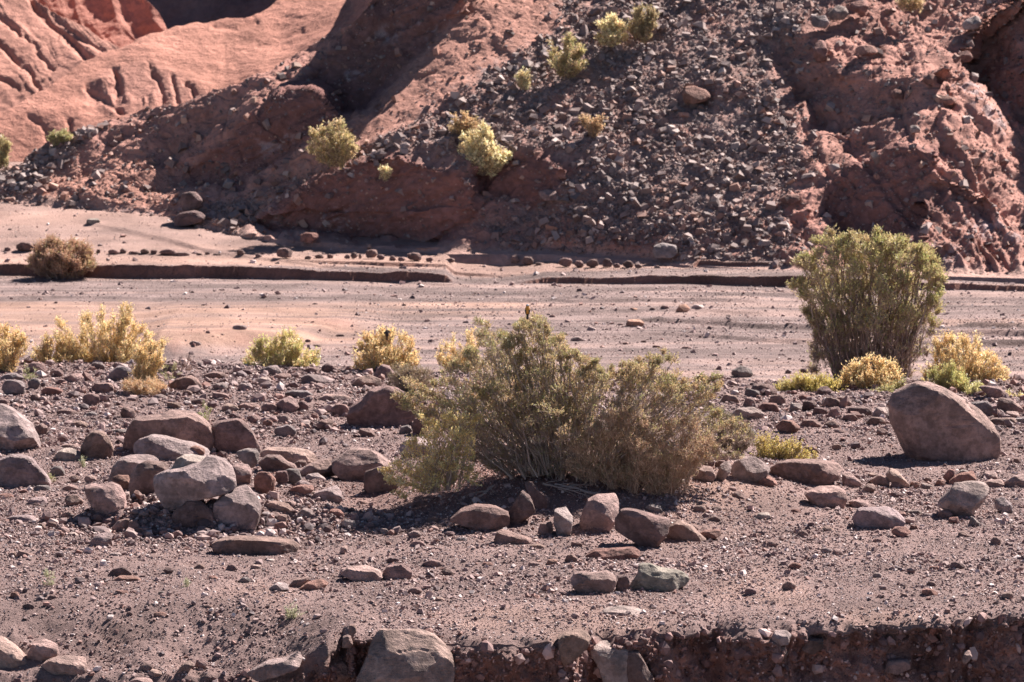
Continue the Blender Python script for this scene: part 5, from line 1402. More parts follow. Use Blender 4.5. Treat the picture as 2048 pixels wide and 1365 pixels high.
# --- remaining medium stones of the field: individuals, labelled by their neighbours
def auto_stones(n_want):
    r = np.random.default_rng(77)
    cands = []
    tries = 0
    while len(cands) < n_want and tries < 6000:
        tries += 1
        if r.uniform() < .68:
            u = r.uniform(5, 2045); v = r.uniform(748, 880)
            w = r.uniform(24, 52)
        else:
            u = r.uniform(5, 2045); v = r.uniform(880, 1230)
            w = r.uniform(20, 36)
            if v > 1080 and r.uniform() < .5: continue
        if 780 < u < 1450 and v < 1010: continue
        if u > 1440 and v < 800 and u < 1560: pass
        if u > 1500 and v < 775: continue
        h = w * r.uniform(.42, .8)
        if any(abs(u - a) < (w * .5 + c) * .9 and abs(v - h / 2 - b) < (h * .5 + c * .7) * .75 for a, b, c in ROCKS): continue
        cands.append((u, v, w, h))
        ROCKS.append((u, v - h / 2, w / 2))
    tones = ['brown', 'brown', 'mauve', 'pink', 'dark', 'red', 'grey', 'brown']
    words = {'brown': 'brown', 'mauve': 'mauve', 'pink': 'pinkish', 'dark': 'dark', 'red': 'reddish', 'grey': 'grey'}
    for i, (u, v, w, h) in enumerate(cands):
        tn = tones[int(r.integers(0, len(tones)))]
        c = v - h / 2
        near = sorted(LANDMARKS, key=lambda q: (q[0] - u) ** 2 + ((q[1] - c) * 1.8) ** 2)
        shape = 'flat' if h < w * .52 else ('chunky' if h > w * .68 else 'angular')
        size = 'large' if w > 42 else ('middling' if w > 30 else 'small')
        lab = None
        for q in near[:4]:
            du, dv = u - q[0], (c - q[1]) * 1.8
            if abs(du) > abs(dv): rel = 'right of' if du > 0 else 'left of'
            else: rel = 'in front of' if dv > 0 else 'behind'
            far = '' if math.hypot(du, dv) < q[3] + 40 else ('farther ' if rel in ('right of', 'left of') else 'well ')
            t = '%s %s %s stone %s%s %s' % (size, shape, words[tn], far, rel, q[2])
            if t not in USED:
                lab = t
                break
        if lab is None:
            lab = '%s %s %s stone between %s and %s' % (size, shape, words[tn], near[0][2], near[1][2])
            if lab in USED:
                lab = '%s %s %s stone between %s and %s' % (size, shape, words[tn], near[0][2], near[2][2])
        rock(blob(u, v, w, h, seed=i + 5000), lab, tn, 'stone', cut=r.uniform(22, 55), seed=i + 3000, group='loose stones of the stone field')
auto_stones(75)

# ------------------------------------------------------------------ plants
def tubes(paths, radii, sides):
    """paths (n, k, 3), radii (n, k) -> verts, quads"""
    n, k, _ = paths.shape
    tan = np.gradient(paths, axis=1)
    tan /= np.linalg.norm(tan, axis=-1, keepdims=True) + 1e-9
    ref = np.where(np.abs(tan[..., 2:3]) > .9, np.array([1.0, 0, 0]), np.array([0, 0, 1.0]))
    a = np.cross(tan, ref); a /= np.linalg.norm(a, axis=-1, keepdims=True) + 1e-9
    b = np.cross(tan, a)
    th = np.arange(sides) * 2 * math.pi / sides
    ring = a[:, :, None] * np.cos(th)[None, None, :, None] + b[:, :, None] * np.sin(th)[None, None, :, None]
    v = paths[:, :, None] + ring * radii[:, :, None, None]
    idx = np.arange(n * k * sides).reshape(n, k, sides)
    nx = np.roll(idx, -1, 2)
    f = np.stack([idx[:, :-1], nx[:, :-1], nx[:, 1:], idx[:, 1:]], -1).reshape(-1, 4)
    return v.reshape(-1, 3), f

def unit(a): return a / (np.linalg.norm(a, axis=-1, keepdims=True) + 1e-9)

def plant(name, label, cat, poly, D, roots, n_br, sprigs, sprig_len, leaves, leaf, cols, bark, dep, seed, group=None,
          stem_r=.011, clump=.09, up=.9, bare=None, bare_col=None, wiggle=.05, twig_r=.0016, foliage='foliage', fan=.6, min_h=.25, jitter_col=.22, spray=.65):
    """woody plant filling the outline poly (photo pixels, plane Y = D).
    roots: photo points where stems leave the ground; bare(u, v) -> share of sprigs without leaves"""
    r = np.random.default_rng(seed)
    poly = np.asarray(poly, float)
    mpp = D / F
    lo, hi = poly.min(0), poly.max(0)
    cu = r.uniform(lo[0], hi[0], n_br * 8); cv = r.uniform(lo[1], hi[1], n_br * 8)
    d = edge_dist(poly, cu, cv)
    k = inside(poly, cu, cv) & (d > clump * .18 / mpp) & (cv < hi[1] - min_h * (hi[1] - lo[1]) * r.uniform(0, 1, len(cu)))
    cu, cv, d = cu[k][:n_br], cv[k][:n_br], d[k][:n_br]
    # some tufts right along the outline, so that its points and gaps read
    ne = int(len(cu) * .38)
    seg = np.roll(poly, -1, 0) - poly
    sl = np.hypot(seg[:, 0], seg[:, 1])
    ei = r.choice(len(poly), ne, p=sl / sl.sum())
    ep = poly[ei] + seg[ei] * r.uniform(0, 1, (ne, 1))
    nrm = np.stack([seg[ei, 1], -seg[ei, 0]], -1) / (sl[ei, None] + 1e-9)
    inn = inside(poly, ep[:, 0] + nrm[:, 0] * 3, ep[:, 1] + nrm[:, 1] * 3)
    nrm[~inn] *= -1
    ep = ep + nrm * (clump * r.uniform(-.5, .6, (ne, 1)) / mpp)
    ok =  (ep[:, 1] < hi[1] - max(min_h, .18) * (hi[1] - lo[1]))
    cu = np.concatenate([cu, ep[ok, 0]]); cv = np.concatenate([cv, ep[ok, 1]])
    d = edge_dist(poly, cu, cv)
    n = len(cu)
    X, Y, Zz = at_y(cu, cv, D)
    dmax = max(d.max(), 1e-6)
    Y = D + dep * np.sqrt(np.clip(d / dmax, 0, 1)) * r.uniform(-1, 1, n)
    tip = np.stack([X, Y, Zz], -1)
    roots = np.asarray(roots, float)
    rx, ry, rz = at_y(roots[:, 0], roots[:, 1], D)
    # each branch starts at the root that lies nearest under it
    cxm = (lo[0] + hi[0]) / 2
    want = cxm + (cu - cxm) * fan + r.normal(0, 6, n)
    ri = np.argmin(np.abs(roots[None, :, 0] - want[:, None]), 1)
    base = np.stack([rx[ri], D + r.normal(0, dep * .14, n), rz[ri] - .03], -1)
    base[:, 0] += r.normal(0, .02, n)
    mid = base + (tip - base) * np.array([.45, .45, .45]) + np.stack([-(tip[:, 0] - base[:, 0]) * .12, 0 * X, .12 * (tip[:, 2] - base[:, 2])], -1)
    mid += r.normal(0, wiggle, (n, 3))
    K = 9
    t = np.linspace(0, 1, K)[None, :, None]
    path = (1 - t) ** 2 * base[:, None] + 2 * t * (1 - t) * mid[:, None] + t * t * tip[:, None]
    path[:, 1:-1] += r.normal(0, wiggle * .25, (n, K - 2, 3))
    ln = np.linalg.norm(tip - base, axis=1)
    rr = (stem_r * r.uniform(.45, 1.15, n) * np.clip(ln / ln.max(), .35, 1))[:, None] * np.linspace(1, .22, K)[None]
    v1, f1 = tubes(path, rr, 5)
    bk = np.asarray(bark)
    c1 = np.repeat(bk[r.integers(0, len(bk), n)] * r.uniform(.8, 1.2, (n, 1)), K * 5, 0)
    # sprigs
    m = n * sprigs
    bi = np.repeat(np.arange(n), sprigs)
    tt = np.where(r.uniform(0, 1, m) < spray, 1.0, r.uniform(.35, 1.0, m))
    ii = np.clip((tt * (K - 1)).astype(int), 0, K - 2)
    fr = (tt * (K - 1) - ii)[:, None]
    s0 = path[bi, ii] * (1 - fr) + path[bi, ii + 1] * fr
    cr = (np.minimum(clump * r.uniform(.7, 1.25, n), d * mpp + .025))[bi][:, None]
    off = r.normal(0, 1, (m, 3)); off /= np.linalg.norm(off, axis=1, keepdims=True)
    off[:, 2] = np.abs(off[:, 2]) * 1.1 - .35
    off = off * r.uniform(.25, 1, (m, 1)) ** .6
    bd = unit(tip - mid)[bi]
    dirn = unit(bd * .35 + off * .9 + np.array([0, 0, up * .55]) + r.normal(0, .25, (m, 3)))
    s0 = s0 + off * cr * np.where(tt > .99, 1, .45)[:, None]
    s0 = s0 - dirn * (sprig_len * .55)
    L_ = sprig_len * r.uniform(.5, 1.2, m)
    s1 = s0 + dirn * L_[:, None]
    bend = r.normal(0, .12, (m, 3)) * L_[:, None]
    sp = np.stack([s0, (s0 + s1) / 2 + bend, s1], 1)
    v2, f2 = tubes(sp, np.stack([np.full(m, twig_r * 1.3), np.full(m, twig_r), np.full(m, twig_r * .6)], 1), 3)
    c2 = np.repeat(bk[r.integers(0, len(bk), m)] * r.uniform(.85, 1.35, (m, 1)), 9, 0)
    # leaves
    pu, pv = to_px(s0[:, 0], s0[:, 1], s0[:, 2])
    keep = np.ones(m, bool) if bare is None else r.uniform(0, 1, m) > bare(pu, pv)
    li = np.repeat(np.nonzero(keep)[0], leaves)
    q = len(li)
    tl = r.uniform(.15, 1.05, q)[:, None]
    p0 = sp[li, 0] * (1 - tl) ** 2 + 2 * tl * (1 - tl) * sp[li, 1] + tl * tl * sp[li, 2]
    p0 = p0 + r.normal(0, .004, (q, 3))
    ld = unit(dirn[li] * 1.0 + r.normal(0, .65, (q, 3)))
    ll = leaf[0] * r.uniform(.55, 1.25, q)[:, None]
    lw = leaf[1] * r.uniform(.6, 1.2, q)[:, None]
    sd = unit(np.cross(ld, r.normal(0, 1, (q, 3))))
    lv = np.stack([p0, p0 + ld * ll * .5 + sd * lw * .5, p0 + ld * ll, p0 + ld * ll * .5 - sd * lw * .5], 1)
    lf = np.arange(q * 4).reshape(q, 4)
    cols = np.asarray(cols, float)
    # neighbouring sprigs share a colour, some differ
    ccl = r.integers(0, len(cols), n)
    ccs = np.where(r.uniform(0, 1, m) < .55, ccl[bi], r.integers(0, len(cols), m))
    lc = cols[ccs[li]] * r.uniform(1 - jitter_col, 1 + jitter_col, (q, 1)) * (np.array([1, 1, 1]) + r.normal(0, .05, (q, 3)))
    X0, Y0, Z0 = float(rx.mean()), float(D), float(rz.mean())
    root = bpy.data.objects.new(name, None)
    COL.objects.link(root)
    root.location = (X0, Y0, Z0)
    root.empty_display_size = .2
    tag(root, label, cat, group)
    org = np.array([X0, Y0, Z0])
    vs = np.concatenate([v1, v2]) - org
    fs = np.concatenate([f1, f2 + len(v1)])
    mesh_obj('stems', vs, fs, M_BARK, root, colors=np.clip(np.concatenate([c1, c2]), 0, 1))
    if q:
        mesh_obj(foliage, lv.reshape(-1, 3) - org, lf, M_LEAF, root, colors=np.clip(np.repeat(lc, 4, 0), 0, 1), smooth=False)
    LANDMARKS.append((cxm, (lo[1] + hi[1]) / 2, 'the ' + cat, (hi[0] - lo[0]) / 2))
    return root

OLIVE = [(.48, .41, .20), (.40, .35, .16), (.58, .44, .22), (.34, .31, .12), (.64, .48, .26), (.54, .37, .20)]
TAN = [(.34, .235, .165), (.29, .20, .145), (.40, .29, .20), (.24, .165, .125)]
BARK = [(.36, .26, .20), (.42, .31, .25), (.30, .21, .17), (.50, .38, .30)]
GREEN = [(.46, .44, .17), (.62, .53, .24), (.44, .41, .16), (.66, .53, .28), (.52, .40, .20)]
YELLOW = [(.94, .71, .36), (.95, .75, .42), (.88, .62, .31), (.92, .70, .37), (.94, .65, .33)]
YGREEN = [(.70, .60, .24), (.60, .56, .22), (.74, .60, .26), (.54, .53, .20)]

# the central shrub
HERO = Z5([(232, 560), (300, 545), (300, 490), (350, 468), (400, 510), (450, 480), (465, 400), (500, 380), (555, 385), (590, 310), (650, 315), (655, 195), (690, 185), (720, 200), (800, 215),
           (840, 290), (870, 300), (872, 220), (840, 195), (855, 175), (900, 155), (955, 170), (1020, 205), (1030, 250), (1080, 235), (1120, 290), (1105, 350), (1165, 315), (1180, 420),
           (1250, 355), (1285, 420), (1380, 430), (1440, 370), (1500, 375), (1555, 385), (1585, 305), (1640, 330), (1635, 440), (1700, 480), (1780, 510), (1820, 445), (1885, 470), (1885, 510),
           (1840, 590), (1900, 630), (1960, 690), (2020, 700), (2030, 780), (1960, 850), (1880, 850), (1800, 850), (1750, 950), (1700, 1030), (1500, 1025), (1300, 1010), (1100, 950), (900, 950), (720, 930), (600, 820), (480, 660), (380, 650), (280, 610)])
HD = hit(1120, 968)[1] + .25
roots = Z5([(800, 930), (840, 945), (900, 940), (960, 930), (1010, 925), (1080, 945), (1180, 960), (1260, 985), (1330, 1000), (1450, 1015), (1560, 1020), (1660, 1030), (1700, 1020)])
def bare_hero(u, v):
    a = sstep(820, 900, v) * .8
    b = soft(Z5([(1250, 560), (1500, 500), (1800, 640), (1850, 800), (1750, 1050), (1300, 1020), (1150, 800)]), u, v, 25) * .72
    return np.maximum(a, b)
plant('desert_shrub', 'big olive and brown twiggy shrub in the centre with a bird on top', 'central shrub', HERO, HD, roots, 520, 46, .07, 8, (.024, .0085), OLIVE, BARK,
      .75, 21, stem_r=.013, clump=.10, bare=bare_hero, wiggle=.09, twig_r=.0024, fan=.36, min_h=.12, spray=.6)
# bare twigs tangle in its lower right half, part of a second dry shrub grown into it
DRY = Z5([(1180, 760), (1280, 660), (1420, 620), (1560, 680), (1700, 660), (1830, 700), (1870, 790), (1790, 870), (1740, 970), (1690, 1035), (1500, 1035), (1300, 1010), (1150, 940), (1120, 780)])
plant('dry_shrub', 'dry pinkish brown twiggy shrub grown into the lower right of the central shrub', 'dry shrub', DRY, HD - .45, Z5([(1250, 985), (1340, 1005), (1450, 1025), (1560, 1030), (1650, 1035), (1700, 1030)]),
      165, 40, .065, 5, (.018, .007), [(.54, .37, .23), (.48, .32, .19), (.42, .34, .17)], [(.48, .31, .21), (.42, .26, .175), (.58, .40, .28)], .35, 22, stem_r=.006, clump=.10, twig_r=.0022, fan=.7, min_h=.1, wiggle=.06)
# lower left yellow green shrub in front
YG = Z5([(165, 930), (180, 890), (250, 870), (300, 850), (310, 790), (350, 770), (350, 690), (400, 670), (420, 690), (470, 660), (500, 620), (560, 620), (610, 680), (660, 650), (690, 690), (660, 740),
         (640, 820), (600, 870), (640, 930), (640, 970), (560, 950), (480, 1010), (380, 1030), (280, 1060), (235, 1090), (215, 1010)])
plant('yellow_green_shrub', 'leafy yellow green shrub leaning against the lower left of the central shrub', 'yellow green shrub', YG, HD - .75, Z5([(430, 1020), (500, 1010), (560, 990)]),
      105, 20, .07, 10, (.020, .011), [(.95, .76, .34), (.92, .70, .30), (.80, .60, .25), (.70, .52, .22), (.95, .80, .42)], BARK, .38, 23, stem_r=.007, clump=.09, twig_r=.002, fan=.5, min_h=.05)
plant('small_shrub', 'small grey green shrub at the right end of the central shrub', 'small grey shrub', Z6([(-40, 1030), (0, 1010), (40, 1050), (80, 1070), (140, 1090), (150, 1140), (110, 1200), (60, 1240), (30, 1260), (-20, 1240), (-40, 1120)]),
      hit(1460, 915)[1], Z6([(10, 1255), (40, 1262), (-15, 1250)]), 90, 24, .09, 6, (.018, .006), [(.22, .19, .10), (.28, .22, .13), (.18, .17, .08)], BARK, .25, 24, stem_r=.005, clump=.08, twig_r=.002)
# the tall green shrub at right
TALL = Z6([(440, 840), (450, 700), (480, 560), (440, 480), (390, 420), (380, 330), (420, 310), (440, 270), (395, 240), (400, 215), (450, 200), (500, 130), (480, 100), (520, 90), (560, 80), (610, 100),
           (650, 85), (700, 120), (760, 75), (800, 70), (830, 105), (900, 90), (960, 110), (1000, 150), (1040, 140), (1060, 220), (1100, 230), (1145, 270), (1130, 330), (1095, 380), (1130, 430),
           (1120, 500), (1075, 560), (1040, 640), (1060, 700), (1020, 800), (940, 850), (860, 860), (700, 840), (600, 860), (520, 850)])
TD = hit(1730, 768, 74)[1] + .1
def bare_tall(u, v): return sstep(610, 700, v) * .85
plant('tall_green_shrub', 'tall bushy green shrub with many bare stems on the river bed edge', 'tall green shrub', TALL, TD, Z6([(560, 850), (600, 860), (640, 855), (700, 850), (760, 850), (830, 860), (900, 860), (960, 850)]),
      235, 46, .12, 8, (.038, .011), GREEN, [(.36, .25, .19), (.28, .19, .15), (.44, .31, .24), (.50, .37, .29)], .62, 25, stem_r=.022, clump=.13, bare=bare_tall, wiggle=.14, twig_r=.0028, fan=.40, min_h=.05, spray=.7, up=1.0)
# yellow shrubs
def yellow(name, label, cat, poly, D, root, n, seed, cols=YELLOW, dep=.35, sp=26, leaf=(.028, .014), lv=8, **k):
    a = dict(stem_r=.005, clump=.06, twig_r=.002, fan=.45, min_h=.0, up=1.6, spray=.35)
    a.update(k)
    return plant(name, label, cat, poly, D, root, int(n * .72), sp, .13, lv, leaf, cols, [(.38, .29, .17), (.30, .22, .14)], dep, seed, group='yellow shrubs along the edge of the river bed', **a)
YD = hit(220, 738, 73)[1] + 1.2
yellow('yellow_shrub', 'largest yellow shrub, spreading and feathery, on the left', 'yellow shrub',
       [(115, 700), (120, 660), (115, 640), (140, 648), (160, 640), (175, 625), (210, 615), (225, 630), (252, 608), (262, 640), (285, 655), (300, 670), (325, 690), (300, 700), (280, 740), (240, 750), (160, 755), (130, 740)],
       YD, [(180, 752), (200, 754), (225, 752)], 170, 31, dep=.5)
yellow('yellow_shrub', 'low thin yellow shrub between the largest one and the left edge shrub', 'yellow shrub',
       [(60, 735), (62, 700), (85, 690), (95, 672), (112, 668), (125, 700), (135, 745), (70, 752)], YD - .2, [(90, 752), (105, 752)], 55, 32, dep=.25)
yellow('yellow_shrub', 'yellow shrub cut off by the left picture edge', 'yellow shrub',
       [(-60, 760), (-60, 670), (-20, 650), (5, 655), (20, 660), (35, 655), (50, 680), (52, 700), (40, 740), (35, 760)], hit(10, 748, 70)[1] + .3, [(-10, 762), (10, 765), (25, 760)], 110, 33, dep=.4)
yellow('yellow_shrub', 'narrow upright yellow shrub rising from orange dry grass among stones', 'yellow shrub',
       [(268, 740), (270, 712), (282, 695), (290, 705), (300, 690), (318, 690), (322, 715), (312, 745), (300, 765), (292, 782), (282, 765)], hit(290, 782)[1], [(288, 784), (293, 785)], 60, 34, dep=.2, stem_r=.004)
yellow('yellow_shrub', 'greenish yellow shrub fanning upwards behind the stone field, left of centre', 'yellow shrub',
       [(490, 735), (488, 712), (510, 700), (520, 680), (545, 682), (560, 665), (580, 668), (590, 680), (610, 690), (635, 705), (640, 725), (620, 748), (570, 755), (520, 752)], hit(565, 742, 72)[1] + .8,
       [(555, 754), (570, 755), (585, 754)], 130, 35, cols=YGREEN + YELLOW[:2], dep=.4)
yellow('yellow_shrub', 'round golden shrub with a dark bird on it, left of the central shrub', 'yellow shrub',
       [(712, 740), (715, 700), (728, 680), (745, 668), (775, 668), (800, 664), (820, 680), (832, 700), (830, 735), (800, 755), (740, 758)], hit(775, 748, 70)[1] + .5, [(765, 758), (775, 760), (790, 758)], 130, 36, dep=.38)
yellow('yellow_shrub', 'faint thin yellow shrub half hidden behind the central shrub', 'yellow shrub',
       [(875, 740), (876, 702), (890, 690), (905, 680), (925, 662), (950, 660), (965, 690), (960, 745)], YD + 2, [(915, 750), (930, 752)], 50, 37, dep=.3, sp=18)
plant('brown_shrub', 'low brownish shrub right below the round golden shrub', 'brown shrub',
      [(775, 775), (780, 750), (800, 738), (830, 735), (860, 745), (872, 770), (850, 785), (800, 785)], hit(820, 785)[1], [(815, 787), (830, 788)], 80, 22, .08, 6, (.018, .007), [(.32, .24, .14), (.38, .29, .17), (.27, .23, .12)], BARK, .25, 38, stem_r=.004, clump=.08, twig_r=.002)
RY = hit(1920, 790, 70)[1]
yellow('yellow_shrub', 'broad golden shrub right of the tall green shrub', 'yellow shrub',
       Z6([(1045, 820), (1100, 740), (1110, 640), (1160, 620), (1210, 610), (1250, 625), (1310, 615), (1330, 670), (1390, 700), (1430, 740), (1480, 810), (1470, 870), (1380, 900), (1280, 900), (1180, 930), (1090, 930), (1060, 880)]),
       RY + 1.6, Z6([(1230, 900), (1260, 905), (1200, 905)]), 170, 41, dep=.45)
yellow('yellow_shrub', 'rounded yellow shrub in front of the tall green shrub stems', 'yellow shrub',
       Z6([(620, 860), (625, 790), (680, 760), (740, 745), (800, 738), (870, 760), (905, 770), (915, 830), (880, 880), (840, 930), (760, 950), (700, 940), (640, 900)]), RY + .9, Z6([(750, 950), (780, 955)]), 110, 42, dep=.35)
yellow('yellow_shrub', 'low bright yellow shrub left below the tall green shrub', 'yellow shrub',
       Z6([(270, 900), (290, 870), (350, 850), (420, 830), (440, 850), (540, 830), (600, 870), (630, 920), (620, 960), (400, 960), (340, 930)]), RY + .6, Z6([(440, 960), (500, 960), (400, 955)]), 110, 43, dep=.3,
       cols=[(.62, .50, .16), (.56, .47, .15), (.66, .54, .22)])
yellow('green_shrub', 'soft green low shrub left above the huge boulder', 'green shrub',
       Z6([(755, 980), (770, 930), (830, 900), (880, 870), (940, 850), (930, 920), (870, 975)]), RY + .4, Z6([(820, 980), (850, 980)]), 60, 44, cols=[(.50, .44, .20), (.42, .40, .18), (.56, .48, .24)], dep=.2)
yellow('green_shrub', 'green and yellow shrub rising behind the slope of the huge boulder', 'green shrub',
       Z6([(1060, 880), (1090, 800), (1160, 770), (1210, 790), (1290, 880), (1330, 930), (1330, 980), (1230, 960), (1130, 920)]), RY + .5, Z6([(1200, 985), (1260, 985)]), 90, 45, cols=YGREEN + [(.46, .42, .18)], dep=.25)
yellow('lime_plant', 'lime green leafy plant behind the huge boulder right shoulder', 'lime plant',
       Z6([(1290, 920), (1310, 870), (1340, 880), (1380, 920), (1360, 950), (1310, 945)]), RY, Z6([(1330, 950)]), 26, 46, cols=[(.60, .56, .24), (.66, .58, .28)], dep=.15)
yellow('lime_plant', 'lime green leafy plant at the right picture edge', 'lime plant',
       Z6([(1400, 985), (1450, 935), (1520, 925), (1570, 950), (1610, 975), (1600, 1000), (1500, 990), (1420, 1000)]), RY - .2, Z6([(1480, 1000), (1540, 1000)]), 40, 47, cols=[(.62, .58, .24), (.68, .58, .26)], dep=.2)
yellow('yellow_flowers', 'low sprawling yellow flowering plant right of the small grey shrub', 'yellow plant',
       Z6([(165, 1260), (160, 1160), (175, 1130), (210, 1150), (235, 1100), (265, 1100), (275, 1170), (340, 1190), (385, 1180), (400, 1220), (470, 1225), (480, 1260), (380, 1270), (260, 1285), (200, 1285)]),
       hit(1570, 922)[1] + .2, Z6([(200, 1285), (240, 1288), (300, 1280)]), 70, 48, cols=[(.62, .50, .16), (.66, .52, .20)], dep=.2, stem_r=.003, leaf=(.022, .014), sp=14)
# reddish bush on the far bank
plant('reddish_bush', 'reddish brown bush in front of the far bank at left', 'reddish bush',
      [(62, 540), (65, 515), (80, 492), (95, 482), (115, 488), (130, 485), (150, 492), (168, 492), (178, 510), (186, 535), (182, 550), (140, 556), (90, 553)], gnd_y(553, ZW) - .3, [(100, 554), (115, 556), (130, 555), (145, 554)],
      150, 26, .12, 8, (.035, .014), [(.54, .33, .21), (.46, .29, .18), (.62, .39, .25), (.46, .35, .18)], [(.40, .26, .20)], .5, 51, stem_r=.012, clump=.11, twig_r=.003, fan=.5)
# bushes on the hill
def hill_bush(label, cat, cu, cv, w, h, n, cols, seed, name='hill_bush', leaf=(.045, .018)):
    vb = cv + h / 2
    j = int(np.argmin(np.abs(us - cu))); i = int(np.argmin(np.abs(FV[:, j] - vb)))
    D = float(FP[i, j, 1]) - .22
    pts = []
    r = random.Random(seed)
    for a in range(11):
        t = math.pi * (a / 10)
        k = r.uniform(.72, 1.22)
        pts.append((cu - math.cos(t) * w / 2 * k, vb - (.25 + .75 * math.sin(t) * k) * h))
    pts += [(cu + w * .25, vb), (cu - w * .25, vb)]
    plant(name, label, cat, pts, D, [(cu - w * .06, vb + 2), (cu + w * .06, vb + 2), (cu, vb + 3)], max(8, int(n * .42)), 22, .13, 7, leaf, cols, [(.26, .19, .13)], w * .42 * D / F, seed,
          group='bushes growing on the hillside', stem_r=.005, clump=.07, twig_r=.0028, fan=.5, min_h=0, spray=.35, up=1.3)
CREAM = [(.92, .78, .46), (.94, .80, .48), (.88, .70, .40)]
hill_bush('olive green bush on the ridge left of the shaded cut', 'olive bush', 668, 288, 100, 80, 120, [(0.68, 0.55, 0.28), (0.57, 0.48, 0.23), (0.76, 0.58, 0.35)], 61)
hill_bush('brownish bush just above the cream bush on the hill', 'hill bush', 932, 250, 56, 34, 50, [(0.72, 0.50, 0.28), (0.59, 0.44, 0.25)], 62)
hill_bush('bright cream yellow bush at the rim of the shaded cut', 'cream bush', 966, 298, 94, 94, 190, CREAM, 63, leaf=(.05, .024))
hill_bush('green bush in the upper scree, middle of the hill', 'hill bush', 1134, 116, 72, 64, 90, [(0.64, 0.53, 0.27), (0.53, 0.46, 0.21), (0.72, 0.53, 0.30)], 64)
hill_bush('cream yellow bush near the top edge of the picture', 'cream bush', 1224, 62, 62, 54, 70, CREAM, 65, leaf=(.05, .024))
hill_bush('dull olive bush right beside the top cream bush', 'hill bush', 1286, 46, 62, 58, 80, [(0.59, 0.46, 0.27), (0.49, 0.39, 0.21)], 66)
hill_bush('small cream tuft on the scree left of the green bush', 'cream tuft', 1048, 160, 28, 28, 26, CREAM, 67)
hill_bush('small brownish tuft alone on the middle scree', 'tuft', 1184, 248, 40, 38, 24, [(0.72, 0.50, 0.28), (0.59, 0.41, 0.25)], 68)
hill_bush('small green bush on the left end of the rocky ridge', 'hill bush', 120, 274, 42, 24, 34, [(0.52, 0.46, 0.21), (0.45, 0.41, 0.20)], 69)
hill_bush('green bush cut off by the left edge under the hills', 'hill bush', 0, 305, 46, 54, 60, [(0.64, 0.53, 0.27), (0.53, 0.46, 0.23)], 70)
hill_bush('pale bush cut by the top edge over the red crags', 'hill bush', 1822, 0, 60, 32, 50, [(0.76, 0.58, 0.35), (0.64, 0.51, 0.28)], 71)
hill_bush('tiny yellow tuft inside the shaded cut', 'tuft', 770, 345, 13, 13, 9, CREAM, 72)
# small shoots
def shoot(label, u, v, w, h, n, cols, seed, name='shoot', cat='shoot'):
    D = hit(u, v)[1]
    pts = [(u - w / 2, v - h * .4), (u - w * .4, v - h), (u, v - h * 1.05), (u + w * .4, v - h * .9), (u + w / 2, v - h * .35), (u + w * .15, v), (u - w * .15, v)]
    plant(name, label, cat, pts, D, [(u - 1, v + 1), (u + 1, v + 1)], max(5, n // 2), 7, .05, 5, (.020, .006), cols, [(.40, .36, .2)], w * .4 * D / F, seed, stem_r=.0022, clump=.03, twig_r=.0014, fan=.4, min_h=0, wiggle=.008,
          group='small green shoots among the stones')
SH = [(.50, .50, .32), (.56, .54, .36), (.44, .44, .28)]
shoot('pale green shoot before the pale sloping slab', 166, 934, 16, 24, 14, SH, 81)
shoot('yellow green sprig behind the wide pitted boulder', 412, 845, 22, 40, 22, [(.44, .44, .18), (.38, .40, .15)], 82)
shoot('pale green tuft in the left foreground near the dark wedge stone', 98, 1172, 30, 26, 16, SH, 83)
shoot('pale green tuft alone in the lower left foreground', 583, 1238, 34, 26, 22, SH, 84)
shoot('tiny green sprout in the middle of the left foreground', 372, 1174, 12, 14, 8, SH, 85)
shoot('yellowish shoot right of the fluted mauve boulder', 102, 965, 12, 16, 10, [(.44, .42, .2)], 86)
shoot('grey green shoot by the left yellow shrubs', 58, 762, 30, 28, 22, [(.38, .38, .18), (.44, .42, .2)], 87)
shoot('yellow green shoot right of the front yellow shrub', 340, 762, 40, 36, 20, [(.44, .40, .18), (.40, .36, .2)], 88)
plant('dry_grass', 'tuft of orange dry grass among stones below the narrow yellow shrub', 'dry grass', [(242, 775), (250, 762), (280, 765), (310, 760), (330, 770), (320, 782), (270, 785)], hit(288, 788)[1] - .1,
      [(260, 786), (280, 788), (300, 786), (315, 785)], 70, 12, .09, 5, (.04, .005), [(.62, .38, .20), (.66, .50, .32)], [(.6, .42, .26)], .35, 89, stem_r=.002, clump=.04, twig_r=.0018, fan=.9, min_h=0, foliage='blades')
plant('dry_twigs', 'bare reddish twigs standing at the edge of the stone field', 'dry twigs', [(355, 742), (358, 718), (372, 708), (385, 720), (384, 742)], hit(370, 742, 70)[1], [(368, 743), (373, 743)], 16, 5, .10, 0, (.01, .004),
      [(.3, .2, .15)], [(.30, .19, .15), (.24, .15, .12)], .15, 90, stem_r=.004, clump=.03, twig_r=.002, fan=.3, min_h=0)

